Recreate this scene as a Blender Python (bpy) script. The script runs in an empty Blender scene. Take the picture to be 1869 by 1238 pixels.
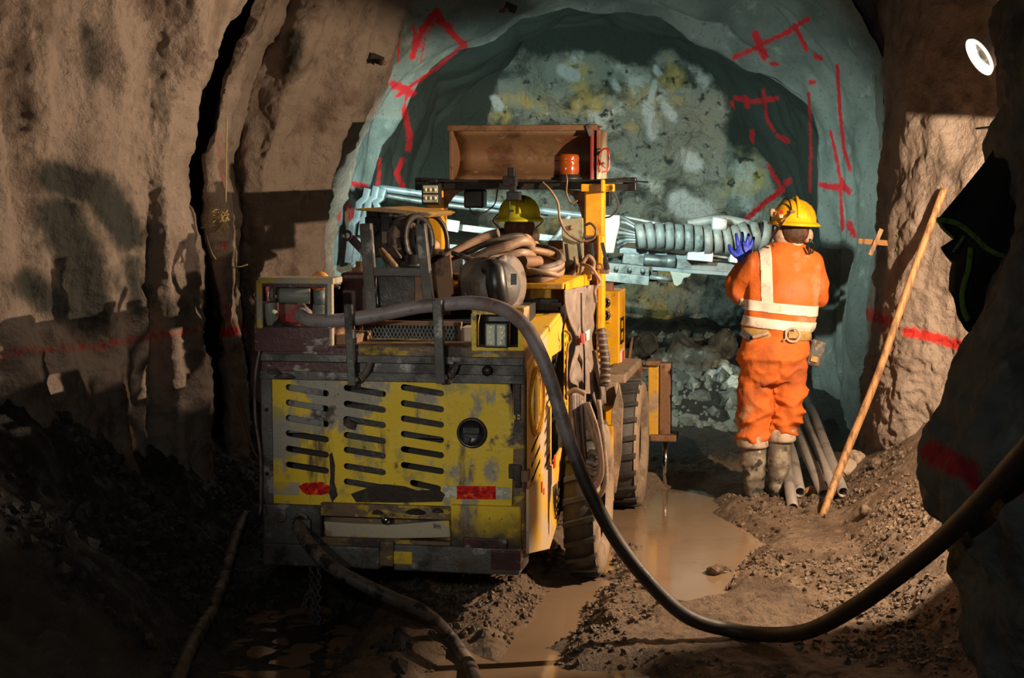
import bpy, bmesh, math, random
import numpy as np
from mathutils import Vector, Matrix
random.seed(7)
scn = bpy.context.scene
COL = scn.collection
PI = math.pi
# ------------------------------------------------------------------ camera
F, CX, CY, H = 3115.0, 934.5, 619.0, 1.94
PITCH = math.atan((CY-330)/F); cp, sp = math.cos(PITCH), math.sin(PITCH)
cd = bpy.data.cameras.new('camera'); cam = bpy.data.objects.new('camera', cd); COL.objects.link(cam)
cd.sensor_width = 36; cd.lens = 36*F/1869; cd.clip_start = .1; cd.clip_end = 100
cam.location = (0, 0, H); cam.rotation_euler = (PI/2-PITCH, 0, 0)
scn.camera = cam
# ------------------------------------------------------------------ world, exposure, lights
w = bpy.data.worlds.new('world'); scn.world = w; w.use_nodes = True
w.node_tree.nodes['Background'].inputs[0].default_value = (.5, .6, .65, 1)
w.node_tree.nodes['Background'].inputs[1].default_value = .0022
scn.view_settings.view_transform = 'Standard'; scn.view_settings.look = 'None'
scn.view_settings.exposure = 0; scn.view_settings.gamma = 1; scn.view_settings.use_curve_mapping = False
def light(name, kind, loc, target, power, color, size=.1, spot=90, blend=.3):
    d = bpy.data.lights.new(name, kind); o = bpy.data.objects.new(name, d); COL.objects.link(o)
    o.location = loc; o.rotation_euler = (Vector(target)-Vector(loc)).to_track_quat('-Z', 'Y').to_euler()
    d.energy = power; d.color = color
    if kind == 'AREA': d.size = size
    else: d.shadow_soft_size = size
    if kind == 'SPOT': d.spot_size = math.radians(spot); d.spot_blend = blend
    return o
LAMP = (2.62, 7.65, 2.12)
light('floodlight_bulb', 'SPOT', LAMP, (.6, 9.4, 1.1), 690, (1, .735, .485), .016, 170, .2)
light('left_wall_fill', 'SPOT', (2.35, 8.3, 2.95), (-2.0, 8.5, 1.5), 190, (1, .75, .54), .05, 62, .6)  # unseen fill added to soften the rig's shadow on the left wall
light('headlamp_fill', 'SPOT', (-1.7, 2.2, 1.95), (-.38, 7.3, 1.05), 260, (1, .94, .80), .07, 21, .9)
light('spill_fill', 'SPOT', (-1.2, 2.0, 2.1), (1.0, 12, 2.4), 48, (.92, 1, .95), .08, 26, 1)
light('cap_lamp_or_fill', 'SPOT', (-.5, 1.4, 2.25), (.2, 7, .8), 60, (.95, 1, .95), .05, 75, .8)  # unseen fill added near the camera to lift the pillar and left mud
light('work_lamp_right', 'SPOT', (.72, 10.35, 1.92), (1.35, 15, 1.40), 470, (.78, 1, .89), .05, 108, 1)
light('work_lamp_left', 'SPOT', (-.56, 10.95, 1.92), (-.1, 15, 1.35), 300, (.78, 1, .89), .05, 96, 1)
# ------------------------------------------------------------------ projection helpers
def ray(px, py):
    a = (px-CX)/F; b = (CY-py)/F
    return np.array([a, cp+b*sp, -sp+b*cp])
def P(px, py, Y):
    d = ray(px, py); return Vector(d*(Y/d[1]))+Vector((0, 0, H))
def G(px, py, z=0.):
    d = ray(px, py); return Vector(d*((z-H)/d[2]))+Vector((0, 0, H))
def proj(V):
    V = np.asarray(V, float); x = V[:, 0]; y = V[:, 1]; z = V[:, 2]-H
    dep = y*cp-z*sp; up = y*sp+z*cp
    return CX+F*x/dep, CY-F*up/dep
TH = math.radians(10); RR = np.array([math.cos(TH), -math.sin(TH), 0]); FF = np.array([math.sin(TH), math.cos(TH), 0])
HW = .588
MO = np.array([.06, 7.2, 0])-HW*RR
def tolocal(p): q = np.array(p)-MO; return Vector((q@RR, q@FF, q[2]))
def MP(px, py, v):
    d = ray(px, py); o = np.array([0, 0, H])-MO; t = (v-o@FF)/(d@FF)
    q = o+d*t; return Vector((q@RR, q@FF, q[2]))
def MU(px, py, u):
    d = ray(px, py); o = np.array([0, 0, H])-MO; t = (u-o@RR)/(d@RR)
    q = o+d*t; return Vector((q@RR, q@FF, q[2]))
# ------------------------------------------------------------------ numpy noise
def _h(ix, iy, iz, s):
    n = (ix*374761393+iy*668265263+iz*2147483647+s*974634777) & 0xffffffff
    n = ((n ^ (n >> 13))*1274126177) & 0xffffffff
    n = (n ^ (n >> 16)) & 0xffff
    return n/32767.5-1
def noise(P3, scale, seed=0):
    q = np.asarray(P3, float)*scale+100.3; i = np.floor(q).astype(np.int64); f = q-i; f = f*f*(3-2*f)
    r = 0
    for a in (0, 1):
        for b in (0, 1):
            for c in (0, 1):
                wt = (f[:, 0] if a else 1-f[:, 0])*(f[:, 1] if b else 1-f[:, 1])*(f[:, 2] if c else 1-f[:, 2])
                r = r+wt*_h(i[:, 0]+a, i[:, 1]+b, i[:, 2]+c, seed)
    return r
def fbm(P3, scale, oct=4, seed=0, gain=.5):
    r = 0; a = 1.
    for k in range(oct): r = r+a*noise(P3, scale*2.03**k, seed+k); a *= gain
    return r
def ridged(P3, scale, oct=4, seed=0):
    r = 0; a = 1.
    for k in range(oct): r = r+a*(1-2*np.abs(noise(P3, scale*2.1**k, seed+k))); a *= .5
    return r
# ------------------------------------------------------------------ materials
MATS = {}
def mk(name, base, layers=(), rough=.7, metal=0., bump=.0, bscale=40., coat=0., alpha=1., trans=0., rvar=0., paint=None, mask=None, emit=None, dark=None, bdist=.02):
    m = bpy.data.materials.new(name); m.use_nodes = True; nt = m.node_tree; N = nt.nodes; L = nt.links
    b = N['Principled BSDF']; tc = N.new('ShaderNodeTexCoord')
    b.inputs['Roughness'].default_value = rough; b.inputs['Metallic'].default_value = metal
    if coat: b.inputs['Coat Weight'].default_value = coat; b.inputs['Coat Roughness'].default_value = .15
    if trans: b.inputs['Transmission Weight'].default_value = trans
    cur = N.new('ShaderNodeRGB'); cur.outputs[0].default_value = (*base, 1); cur = cur.outputs[0]
    def nz(scale, st=(1, 1, 1), det=7, ro=.6, off=0.):
        mp = N.new('ShaderNodeMapping'); mp.inputs['Scale'].default_value = st; mp.inputs['Location'].default_value = (off, off*.7, off*1.3)
        n = N.new('ShaderNodeTexNoise'); n.inputs['Scale'].default_value = scale; n.inputs['Detail'].default_value = det; n.inputs['Roughness'].default_value = ro
        L.new(tc.outputs['Object'], mp.inputs[0]); L.new(mp.outputs[0], n.inputs['Vector']); return n.outputs['Fac']
    def ramp(src, lo, hi):
        r = N.new('ShaderNodeMapRange'); r.interpolation_type = 'SMOOTHSTEP'
        r.inputs['From Min'].default_value = lo; r.inputs['From Max'].default_value = hi; L.new(src, r.inputs['Value']); return r.outputs[0]
    def mix(fac, a, col):
        x = N.new('ShaderNodeMix'); x.data_type = 'RGBA'; L.new(fac, x.inputs['Factor']); L.new(a, x.inputs['A'])
        if isinstance(col, tuple): x.inputs['B'].default_value = (*col, 1)
        else: L.new(col, x.inputs['B'])
        return x.outputs['Result']
    for i, ly in enumerate(layers):
        col, sc, lo, hi = ly[:4]; st = ly[4] if len(ly) > 4 else (1, 1, 1)
        cur = mix(ramp(nz(sc, st, off=i*3.7+len(name)), lo, hi), cur, col)
    def attr(nm):
        a = N.new('ShaderNodeAttribute'); a.attribute_name = nm; return a.outputs['Fac']
    def thr(nm, lo, hi, sc=60, amt=.6):
        n = nz(sc, off=5); ma = N.new('ShaderNodeMath'); ma.operation = 'MULTIPLY_ADD'; L.new(n, ma.inputs[0]); ma.inputs[1].default_value = amt; L.new(attr(nm), ma.inputs[2])
        return ramp(ma.outputs[0], lo, hi)
    if mask is not None: cur = mix(thr('mask', .62, .95, 9, .6), cur, mask)
    if dark is not None: cur = mix(thr('dark', .55, 1.05, 14, .6), cur, dark)
    if paint is not None: cur = mix(thr('paint', .90, 1.38, 26, 1.2), cur, paint)
    L.new(cur, b.inputs['Base Color'])
    if rvar:
        r = N.new('ShaderNodeMapRange'); r.inputs['From Min'].default_value = .35; r.inputs['From Max'].default_value = .65
        r.inputs['To Min'].default_value = max(.03, rough-rvar); r.inputs['To Max'].default_value = min(1, rough+rvar)
        L.new(nz(7, off=9), r.inputs['Value']); L.new(r.outputs[0], b.inputs['Roughness'])
    if bump:
        bp = N.new('ShaderNodeBump'); bp.inputs['Strength'].default_value = bump; bp.inputs['Distance'].default_value = bdist
        L.new(nz(bscale, det=9, ro=.65), bp.inputs['Height']); L.new(bp.outputs[0], b.inputs['Normal'])
    if emit: b.inputs['Emission Color'].default_value = (*emit[:3], 1); b.inputs['Emission Strength'].default_value = emit[3]
    MATS[name] = m; return m
mk('shotcrete_brown', (.35, .275, .225), [((.18, .13, .10), 3.5, .45, .7), ((.43, .34, .28), 6, .55, .75), ((.10, .085, .07), 22, .6, .78), ((.55, .45, .38), 90, .68, .78)],
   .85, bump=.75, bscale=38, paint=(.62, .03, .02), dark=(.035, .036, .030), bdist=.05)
mk('shotcrete_green', (.235, .275, .255), [((.13, .165, .155), 2.2, .4, .68), ((.36, .41, .38), 5, .55, .75), ((.10, .13, .12), 30, .56, .72), ((.5, .54, .5), 110, .66, .74)],
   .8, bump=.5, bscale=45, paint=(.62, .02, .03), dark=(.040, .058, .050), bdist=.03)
mk('face_rock', (.30, .35, .31), [((.08, .10, .085), 1.7, .46, .60, (1, 1, 1.8)), ((.58, .48, .18), 2.0, .52, .66), ((.66, .74, .70), 2.8, .54, .68), ((.04, .05, .05), 10, .55, .68), ((.62, .70, .68), 6.5, .64, .70), ((.30, .25, .08), 17, .60, .72)],
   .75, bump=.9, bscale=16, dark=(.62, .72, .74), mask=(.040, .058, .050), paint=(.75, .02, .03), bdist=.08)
mk('face_light', (.45, .50, .47), [((.25, .28, .26), 8, .5, .66)], .7, bump=.5)
mk('rubble', (.15, .17, .155), [((.06, .07, .065), 5, .45, .65), ((.40, .45, .40), 9, .58, .72)], .7, bump=.6, bscale=25, bdist=.04)
mk('grey_rock', (.135, .145, .13), [((.06, .065, .06), 3, .45, .65), ((.22, .23, .21), 8, .55, .75)], .85, bump=.6, bscale=30, paint=(.38, .01, .03), bdist=.04)
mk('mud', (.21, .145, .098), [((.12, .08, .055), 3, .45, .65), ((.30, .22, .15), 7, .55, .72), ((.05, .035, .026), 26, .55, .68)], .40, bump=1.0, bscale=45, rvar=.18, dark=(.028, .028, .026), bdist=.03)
mk('muddy_water', (.25, .17, .11), [((.20, .135, .085), 1.5, .4, .7)], .05, bump=.06, bscale=9, bdist=.01)
mk('clod', (.16, .11, .075), [((.05, .035, .025), 14, .45, .6), ((.26, .19, .13), 9, .55, .7)], .26, bump=.5, bscale=80)
mk('clod_dark', (.028, .027, .025), [((.05, .05, .046), 9, .5, .6)], .5, bump=.5, bscale=80)  # clod with the unlit bank's shade put into its colour
# machine
mk('yellow', (.76, .52, .010), [((.30, .27, .22), 4.2, .555, .62, (1, 1, .6)), ((.42, .33, .06), 7, .56, .66), ((.12, .07, .02), 3.3, .55, .66, (2.4, 2.4, .5)), ((.04, .03, .02), 9, .60, .70), ((.05, .035, .02), 40, .66, .72)], .5, bump=.15, bscale=50, rvar=.15, dark=(.035, .02, .012))
mk('yellow_clean', (.80, .40, .012), [((.55, .25, .01), 6, .50, .7), ((.38, .26, .16), 4, .60, .72), ((.10, .05, .02), 12, .64, .74)], .42, bump=.08, bscale=50, rvar=.1)
mk('yellow_muddy', (.68, .37, .025), [((.45, .32, .20), 5, .46, .60), ((.30, .2, .13), 9, .52, .68), ((.08, .05, .03), 14, .62, .72)], .6, bump=.25, bscale=40)
mk('yellow_box', (.66, .38, .03), [((.50, .38, .27), 3, .46, .6), ((.15, .08, .03), 10, .63, .72)], .55, bump=.12, bscale=60)
mk('beige_scrape', (.42, .36, .26), [((.60, .42, .04), 5, .56, .62), ((.20, .15, .09), 8, .56, .7), ((.05, .04, .03), 14, .62, .7)], .55, bump=.2)
mk('maroon', (.075, .018, .022), [((.32, .29, .28), 7, .58, .64, (1, 1, 1.8)), ((.03, .012, .012), 6, .5, .65), ((.35, .22, .02), 11, .66, .70, (1, 1, 3))], .42, bump=.15, rvar=.15)
mk('grimy_steel', (.11, .105, .10), [((.30, .29, .28), 9, .57, .65), ((.10, .055, .03), 7, .55, .66), ((.03, .027, .025), 5, .52, .64)], .5, metal=.25, bump=.25, rvar=.2)
mk('grimy_edge', (.16, .10, .05), [((.45, .30, .02), 9, .55, .60, (1, 1, 2)), ((.34, .31, .29), 6, .60, .66), ((.035, .02, .018), 5, .48, .60)], .5, metal=.1, bump=.3, rvar=.2)
mk('black_steel', (.022, .02, .019), [((.10, .09, .085), 8, .6, .7), ((.06, .03, .02), 5, .55, .7)], .5, metal=.2, bump=.25, rvar=.15)
mk('black_plastic', (.014, .014, .015), [((.06, .05, .045), 12, .62, .75)], .38, bump=.06, rvar=.1)
mk('rust_brown', (.22, .115, .06), [((.36, .22, .13), 5, .5, .7), ((.08, .04, .025), 8, .52, .66)], .65, metal=.1, bump=.3)
mk('rust_red', (.25, .15, .08), [((.30, .10, .05), 2.6, .56, .62), ((.12, .06, .035), 5, .5, .68), ((.42, .27, .16), 9, .6, .72)], .55, metal=.15, bump=.2)
mk('red_edge', (.35, .03, .03), [((.25, .15, .10), 8, .5, .6)], .5, bump=.2)
mk('dusty_rubber', (.17, .13, .11), [((.07, .05, .045), 12, .48, .62), ((.30, .22, .17), 20, .58, .7)], .6, bump=.2)
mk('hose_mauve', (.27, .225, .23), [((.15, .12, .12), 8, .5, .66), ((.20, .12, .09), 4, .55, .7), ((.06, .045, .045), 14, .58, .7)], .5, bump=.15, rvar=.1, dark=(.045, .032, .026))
mk('hose_black', (.11, .09, .08), [((.26, .21, .175), 7, .50, .62), ((.20, .03, .03), 4, .66, .70), ((.015, .012, .012), 12, .5, .6)], .45, bump=.35, rvar=.15)
mk('hose_tan', (.30, .19, .125), [((.13, .08, .055), 9, .48, .62), ((.42, .28, .19), 16, .58, .7)], .45, bump=.15, rvar=.1)
mk('hose_dark', (.06, .045, .038), [((.02, .015, .013), 6, .5, .6)], .5, bump=.2)
mk('tyre', (.045, .042, .04), [((.03, .028, .026), 6, .45, .6), ((.18, .13, .10), 10, .62, .72)], .55, bump=.3)
mk('tyre_muddy', (.30, .215, .15), [((.16, .12, .09), 8, .48, .62), ((.42, .33, .26), 14, .58, .7)], .7, bump=.4)
mk('canvas', (.225, .17, .14), [((.30, .24, .21), 12, .5, .7), ((.11, .08, .065), 6, .54, .7)], .85, bump=.3, bscale=90)
mk('lamp_glow', (.9, .88, .82), [], .4, emit=(1, .93, .84, 1.1))
mk('lens', (.55, .56, .48), [((.35, .36, .30), 30, .5, .6)], .25, coat=.5)
mk('led', (.85, .83, .55), [], .2, coat=.6)
mk('amber', (.26, .05, .006), [((.12, .03, .01), 6, .5, .7)], .14, coat=.8)
mk('chrome', (.85, .86, .88), [], .12, metal=1)
mk('steel_light', (0.204, 0.231, 0.231), [((0.088, 0.102, 0.102), 8, .5, .65), ((0.313, 0.340, 0.340), 14, .6, .7)], .38, metal=.35, bump=.1)
mk('steel_mid', (0.098, 0.112, 0.112), [((0.038, 0.045, 0.045), 9, .5, .65), ((0.210, 0.232, 0.232), 12, .6, .7)], .42, metal=.35, bump=.15)
mk('steel_blue', (0.135, 0.169, 0.188), [((0.068, 0.090, 0.101), 8, .5, .65)], .4, metal=.2, bump=.1)
mk('wrap', (0.143, 0.161, 0.158), [((0.083, 0.098, 0.094), 14, .5, .65), ((0.225, 0.247, 0.240), 20, .6, .7)], .5, bump=.2)
mk('white_block', (0.413, 0.435, 0.435), [((0.450, 0.495, 0.488), 20, .55, .7)], .4)
mk('pale_plate', (0.247, 0.262, 0.225), [((0.300, 0.315, 0.262), 9, .5, .65), ((0.225, 0.203, 0.135), 12, .62, .7)], .5, bump=.1)
mk('dirty_plate', (.42, .40, .27), [((.28, .24, .14), 6, .5, .65), ((.14, .08, .04), 9, .6, .7)], .55, metal=.2, bump=.12)
mk('interior', (.012, .011, .010), [((.05, .045, .04), 10, .6, .7)], .7)
mk('grey_bar', (.20, .195, .19), [((.10, .095, .09), 20, .5, .6)], .5, metal=.3)
mk('reflector_red', (.75, .02, .01), [((.35, .01, .01), 45, .45, .55), ((.9, .10, .04), 30, .58, .64)], .22, coat=.6)
mk('reflector_white', (.60, .60, .50), [((.38, .37, .28), 35, .45, .55)], .3, coat=.4)
mk('orange_plastic', (.90, .40, .10), [((.75, .3, .08), 8, .5, .7)], .45)
mk('paint_red', (.75, .03, .02), [], .5)
mk('white_tag', (.75, .73, .66), [((.2, .2, .2), 60, .62, .66)], .6)
mk('wood', (.42, .22, .085), [((.20, .10, .045), 10, .48, .6, (4, 4, .4)), ((.55, .32, .14), 14, .58, .7, (4, 4, .5))], .55, bump=.3)
mk('pipe_grey', (.27, .235, .215), [((.17, .14, .125), 7, .5, .65), ((.34, .27, .21), 12, .6, .7)], .55, metal=.15, bump=.1)
mk('pale_rock', (.42, .32, .24), [((.28, .20, .14), 12, .5, .65)], .7, bump=.4)
mk('orange_rock', (.45, .22, .09), [((.28, .14, .07), 12, .5, .65)], .6, bump=.4)
mk('white_fabric', (.80, .76, .70), [((.45, .4, .35), 14, .58, .7)], .7, bump=.2)
mk('tarp_black', (.008, .008, .008), [], .9)
mk('trim_green', (.10, .19, .02), [((.05, .10, .02), 30, .5, .6)], .8)
mk('wire_yellow', (.40, .30, .12), [], .6)
# people
mk('coverall', (.60, .128, .013), [((.42, .10, .025), 5, .48, .66), ((.50, .24, .12), 4, .56, .70), ((.25, .09, .04), 9, .62, .76)], .8, bump=.35, bscale=35, dark=(.42, .17, .07))
mk('coverall_hem', (.52, .40, .31), [((.32, .22, .16), 20, .5, .62)], .8, bump=.2)
mk('reflective_tape', (.78, .68, .60), [((.55, .46, .40), 16, .52, .66)], .5, bump=.1)
mk('webbing', (.42, .27, .09), [((.28, .17, .06), 18, .5, .65)], .75, bump=.2)
mk('helmet_yellow', (.88, .47, .012), [((.62, .27, .01), 9, .5, .68), ((.40, .22, .05), 26, .66, .74)], .36, coat=.15, bump=.05)
mk('grime', (.035, .024, .018), [((.10, .07, .045), 14, .52, .66)], .5, bump=.6, bscale=60)
mk('helmet_olive', (.50, .47, .02), [((.30, .27, .02), 9, .5, .68), ((.15, .12, .03), 26, .62, .70)], .4, bump=.05)
mk('rubber_cuff', (.48, .33, .25), [((.3, .2, .15), 20, .5, .6)], .5)
mk('hair', (.055, .028, .016), [((.12, .05, .02), 60, .5, .6, (1, 1, .2))], .6, bump=.4, bscale=120)
mk('skin', (.62, .36, .26), [], .5)
mk('blue_glove', (.03, .06, .62), [((.06, .12, .8), 20, .5, .65)], .45, bump=.2)
mk('boot', (.15, .125, .10), [((.36, .30, .23), 7, .48, .64), ((.04, .035, .03), 12, .54, .62), ((.62, .54, .46), 14, .66, .72)], .4, bump=.2, rvar=.15)
mk('dark_jacket', (.03, .03, .035), [], .8)
# ------------------------------------------------------------------ mesh builder
def catmull(pts, n=8, closed=False):
    pts = [Vector(p) for p in pts]
    if len(pts) < 3: return pts
    out = []; m = len(pts)
    rng = range(m) if closed else range(m-1)
    for i in rng:
        g = (lambda k: pts[k % m]) if closed else (lambda k: pts[max(0, min(m-1, k))])
        p0, p1, p2, p3 = g(i-1), g(i), g(i+1), g(i+2)
        for k in range(n):
            t = k/n
            out.append(.5*((2*p1)+(p2-p0)*t+(2*p0-5*p1+4*p2-p3)*t*t+(3*p1-3*p2+p3-p0)*t**3))
    if not closed: out.append(pts[-1])
    return out
class MB:
    def __init__(s): s.v = []; s.f = []; s.sm = []
    def add(s, vs, fs, sm=False):
        o = len(s.v); s.v += [tuple(v) for v in vs]; s.f += [tuple(i+o for i in f) for f in fs]; s.sm += [sm]*len(fs); return s
    def box(s, c, size, rot=None):
        c = Vector(c); vs = []
        for x in (-.5, .5):
            for y in (-.5, .5):
                for z in (-.5, .5):
                    p = Vector((x*size[0], y*size[1], z*size[2]))
                    vs.append(c+(rot @ p if rot else p))
        return s.add(vs, [(0, 1, 3, 2), (4, 6, 7, 5), (0, 4, 5, 1), (2, 3, 7, 6), (0, 2, 6, 4), (1, 5, 7, 3)])
    def b2(s, a, b):  # two corners
        return s.box([(a[i]+b[i])/2 for i in range(3)], [abs(b[i]-a[i]) for i in range(3)])
    def pb(s, x0, y0, x1, y1, v0, v1):  # machine box from its near face seen at plane v0
        a = MP(x0, y1, v0); b = MP(x1, y0, v0)
        return s.b2((a[0], v0, a[2]), (b[0], v1, b[2]))
    def hull8(s, q0, q1):  # two quads
        return s.add(list(q0)+list(q1), [(3, 2, 1, 0), (4, 5, 6, 7), (0, 1, 5, 4), (1, 2, 6, 5), (2, 3, 7, 6), (3, 0, 4, 7)])
    def bar(s, a, b, w, t, up=(0, 0, 1)):
        a = Vector(a); b = Vector(b); d = (b-a).normalized(); up = Vector(up)
        if abs(d.dot(up)) > .98: up = Vector((0, 1, 0))
        x = d.cross(up).normalized(); y = x.cross(d).normalized()
        q = lambda c: [c-x*w/2-y*t/2, c+x*w/2-y*t/2, c+x*w/2+y*t/2, c-x*w/2+y*t/2]
        return s.hull8(q(a), q(b))
    def prism(s, poly, d):  # poly list of 3d points (planar), extruded by vector d
        n = len(poly); poly = [Vector(p) for p in poly]; d = Vector(d)
        vs = poly+[p+d for p in poly]
        fs = [tuple(range(n-1, -1, -1)), tuple(range(n, 2*n))]+[(i, (i+1) % n, n+(i+1) % n, n+i) for i in range(n)]
        return s.add(vs, fs)
    def tube(s, pts, r, n=8, smooth=6, closed=False, cap=True, inner=None, sq=1.):
        rr = r if isinstance(r, (list, tuple)) else None
        base = len(pts)
        if smooth > 1: P_ = catmull(pts, smooth, closed)
        else: P_ = [Vector(p) for p in pts]
        m = len(P_)
        def rad(i):
            if rr is None: return r
            t = i/(m-1)*(len(rr)-1); k = min(int(t), len(rr)-2); return rr[k]+(rr[k+1]-rr[k])*(t-k)
        vs = []; ref = None
        for i in range(m):
            a = P_[i-1] if (i > 0 or closed) else P_[i]; b = P_[(i+1) % m] if (i < m-1 or closed) else P_[i]
            d = (b-a); d = d.normalized() if d.length > 1e-9 else Vector((0, 0, 1))
            if ref is None: ref = d.orthogonal().normalized()
            ref = (ref-d*ref.dot(d)); ref = ref.normalized() if ref.length > 1e-6 else d.orthogonal().normalized()
            o = d.cross(ref)
            for k in range(n):
                t = 2*PI*k/n; vs.append(P_[i]+(ref*math.cos(t)+o*math.sin(t)*sq)*rad(i))
        fs = []; mm = m if closed else m-1
        for i in range(mm):
            for k in range(n):
                j = (i+1) % m; fs.append((i*n+k, i*n+(k+1) % n, j*n+(k+1) % n, j*n+k))
        o = len(s.v); s.add(vs, fs, True)
        if cap and not closed:
            s.add(vs[:n], [tuple(range(n-1, -1, -1))]); s.add(vs[-n:], [tuple(range(n))])
        return s
    def lathe(s, c, axis, prof, n=24, ref=None):  # prof [(r, h)...]
        c = Vector(c); ax = Vector(axis).normalized(); u = Vector(ref) if ref else ax.orthogonal(); u = (u-ax*u.dot(ax)).normalized(); w_ = ax.cross(u)
        vs = [c+ax*h+(u*math.cos(2*PI*k/n)+w_*math.sin(2*PI*k/n))*max(r, 1e-4) for r, h in prof for k in range(n)]
        fs = [(i*n+k, i*n+(k+1) % n, (i+1)*n+(k+1) % n, (i+1)*n+k) for i in range(len(prof)-1) for k in range(n)]
        return s.add(vs, fs, True)
    def cyl(s, a, b, r, n=16):
        a = Vector(a); b = Vector(b); h = (b-a).length
        return s.lathe(a, b-a, [(0, 0), (r, 0), (r, 0), (r, h), (r, h), (0, h)], n)
    def rings(s, rings, n=20, cap=True):  # rings: (center, vecA, vecB)
        vs = []
        for c, A, B in rings:
            c = Vector(c); A = Vector(A); B = Vector(B)
            vs += [c+A*math.cos(2*PI*k/n)+B*math.sin(2*PI*k/n) for k in range(n)]
        m = len(rings)
        fs = [(i*n+k, i*n+(k+1) % n, (i+1)*n+(k+1) % n, (i+1)*n+k) for i in range(m-1) for k in range(n)]
        s.add(vs, fs, True)
        if cap: s.add(vs[:n], [tuple(range(n-1, -1, -1))]); s.add(vs[-n:], [tuple(range(n))])
        return s
    def grid(s, pts, sm=True):  # pts[i][j]
        a = len(pts); b = len(pts[0])
        return s.add([p for r in pts for p in r], [(i*b+j, i*b+j+1, (i+1)*b+j+1, (i+1)*b+j) for i in range(a-1) for j in range(b-1)], sm)
def mesh_from(name, v, f, sm=None):
    me = bpy.data.meshes.new(name); me.from_pydata(v, [], f)
    if sm is not None: me.polygons.foreach_set('use_smooth', sm)
    me.validate(); me.update(); return me
def link(name, me, mat=None, parent=None, label=None, cat=None, group=None, kind=None, bevel=0):
    o = bpy.data.objects.new(name, me); COL.objects.link(o)
    if mat: me.materials.append(MATS[mat])
    if parent: o.parent = parent
    if label: o['label'] = label
    if cat: o['category'] = cat
    if group: o['group'] = group
    if kind: o['kind'] = kind
    if bevel:
        b = o.modifiers.new('bevel', 'BEVEL'); b.width = bevel; b.segments = 2; b.limit_method = 'ANGLE'; b.angle_limit = .7
    return o
def obj(name, mb, mat, parent=None, bevel=0, recalc=True, **k):
    me = mesh_from(name, mb.v, mb.f, mb.sm)
    bm = bmesh.new(); bm.from_mesh(me); bmesh.ops.remove_doubles(bm, verts=bm.verts, dist=1e-5)
    if recalc: bmesh.ops.recalc_face_normals(bm, faces=bm.faces)
    bm.to_mesh(me); bm.free()
    return link(name, me, mat, parent, bevel=bevel, **k)
def thing(name, label, cat, loc=(0, 0, 0), rz=0, group=None):
    o = bpy.data.objects.new(name, None); COL.objects.link(o); o.location = loc; o.rotation_euler = (0, 0, rz); o.empty_display_size = .1
    o['label'] = label; o['category'] = cat
    if group: o['group'] = group
    return o
def plate(name, outer, holes, t, to3, mat, parent, bevel=0, **k):  # flat plate with real holes; to3(x,y,h)->point
    cu = bpy.data.curves.new(name, 'CURVE'); cu.dimensions = '2D'; cu.fill_mode = 'BOTH'; cu.extrude = t/2
    for lp in [outer]+list(holes):
        sp_ = cu.splines.new('POLY'); sp_.points.add(len(lp)-1); sp_.use_cyclic_u = True
        for p, q in zip(sp_.points, lp): p.co = (q[0], q[1], 0, 1)
    o = bpy.data.objects.new(name, cu); COL.objects.link(o)
    me = bpy.data.meshes.new_from_object(o.evaluated_get(bpy.context.evaluated_depsgraph_get()))
    bpy.data.objects.remove(o); bpy.data.curves.remove(cu)
    for v in me.vertices: v.co = to3(v.co.x, v.co.y, v.co.z)
    bm = bmesh.new(); bm.from_mesh(me); bmesh.ops.remove_doubles(bm, verts=bm.verts, dist=1e-5); bmesh.ops.recalc_face_normals(bm, faces=bm.faces); bm.to_mesh(me); bm.free()
    me.materials.clear()
    return link(name, me, mat, parent, bevel=bevel, **k)
def capsule(cx, cy, L, r, ang, n=5):
    c, s_ = math.cos(ang), math.sin(ang); o = []
    for sgn, a0 in ((1, -PI/2), (-1, PI/2)):
        for k in range(n+1):
            a = a0+PI*k/n; x = sgn*(L/2-r)+r*math.cos(a); y = r*math.sin(a); o.append((cx+x*c-y*s_, cy+x*s_+y*c))
    return o
def circle(cx, cy, r, n=20, rx=None): return [(cx+(rx or r)*math.cos(2*PI*k/n), cy+r*math.sin(2*PI*k/n)) for k in range(n)]
def fattr(me, name, arr):
    a = me.attributes.new(name, 'FLOAT', 'POINT'); a.data.foreach_set('value', np.clip(arr, 0, 1).astype(np.float32))
def strokes(V, sts):  # spray marks: distance of each projected vertex to polylines
    px, py = proj(V); out = np.zeros(len(V))
    for pts, wd, st in sts:
        for (x0, y0), (x1, y1) in zip(pts, pts[1:]):
            dx, dy = x1-x0, y1-y0; L2 = dx*dx+dy*dy+1e-6
            t = np.clip(((px-x0)*dx+(py-y0)*dy)/L2, 0, 1)
            d = np.hypot(px-x0-t*dx, py-y0-t*dy)
            out = np.maximum(out, st*np.exp(-(d/(wd*1.25))**2))
    return out
def gridmesh(name, A, mat, cb=None, **k):  # A: (m,n,3) array
    m, n, _ = A.shape; V = A.reshape(-1, 3)
    idx = np.arange(m*n).reshape(m, n)
    q = np.stack([idx[:-1, :-1], idx[:-1, 1:], idx[1:, 1:], idx[1:, :-1]], -1).reshape(-1, 4)
    me = bpy.data.meshes.new(name); me.vertices.add(m*n); me.vertices.foreach_set('co', V.astype(np.float32).ravel())
    me.loops.add(q.size); me.loops.foreach_set('vertex_index', q.ravel().astype(np.int32))
    me.polygons.add(len(q)); me.polygons.foreach_set('loop_start', np.arange(0, q.size, 4, dtype=np.int32))
    me.polygons.foreach_set('loop_total', np.full(len(q), 4, dtype=np.int32)); me.polygons.foreach_set('use_smooth', np.ones(len(q), bool))
    me.update(calc_edges=True)
    if cb: cb(me, V)
    return link(name, me, mat, **k)
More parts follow.
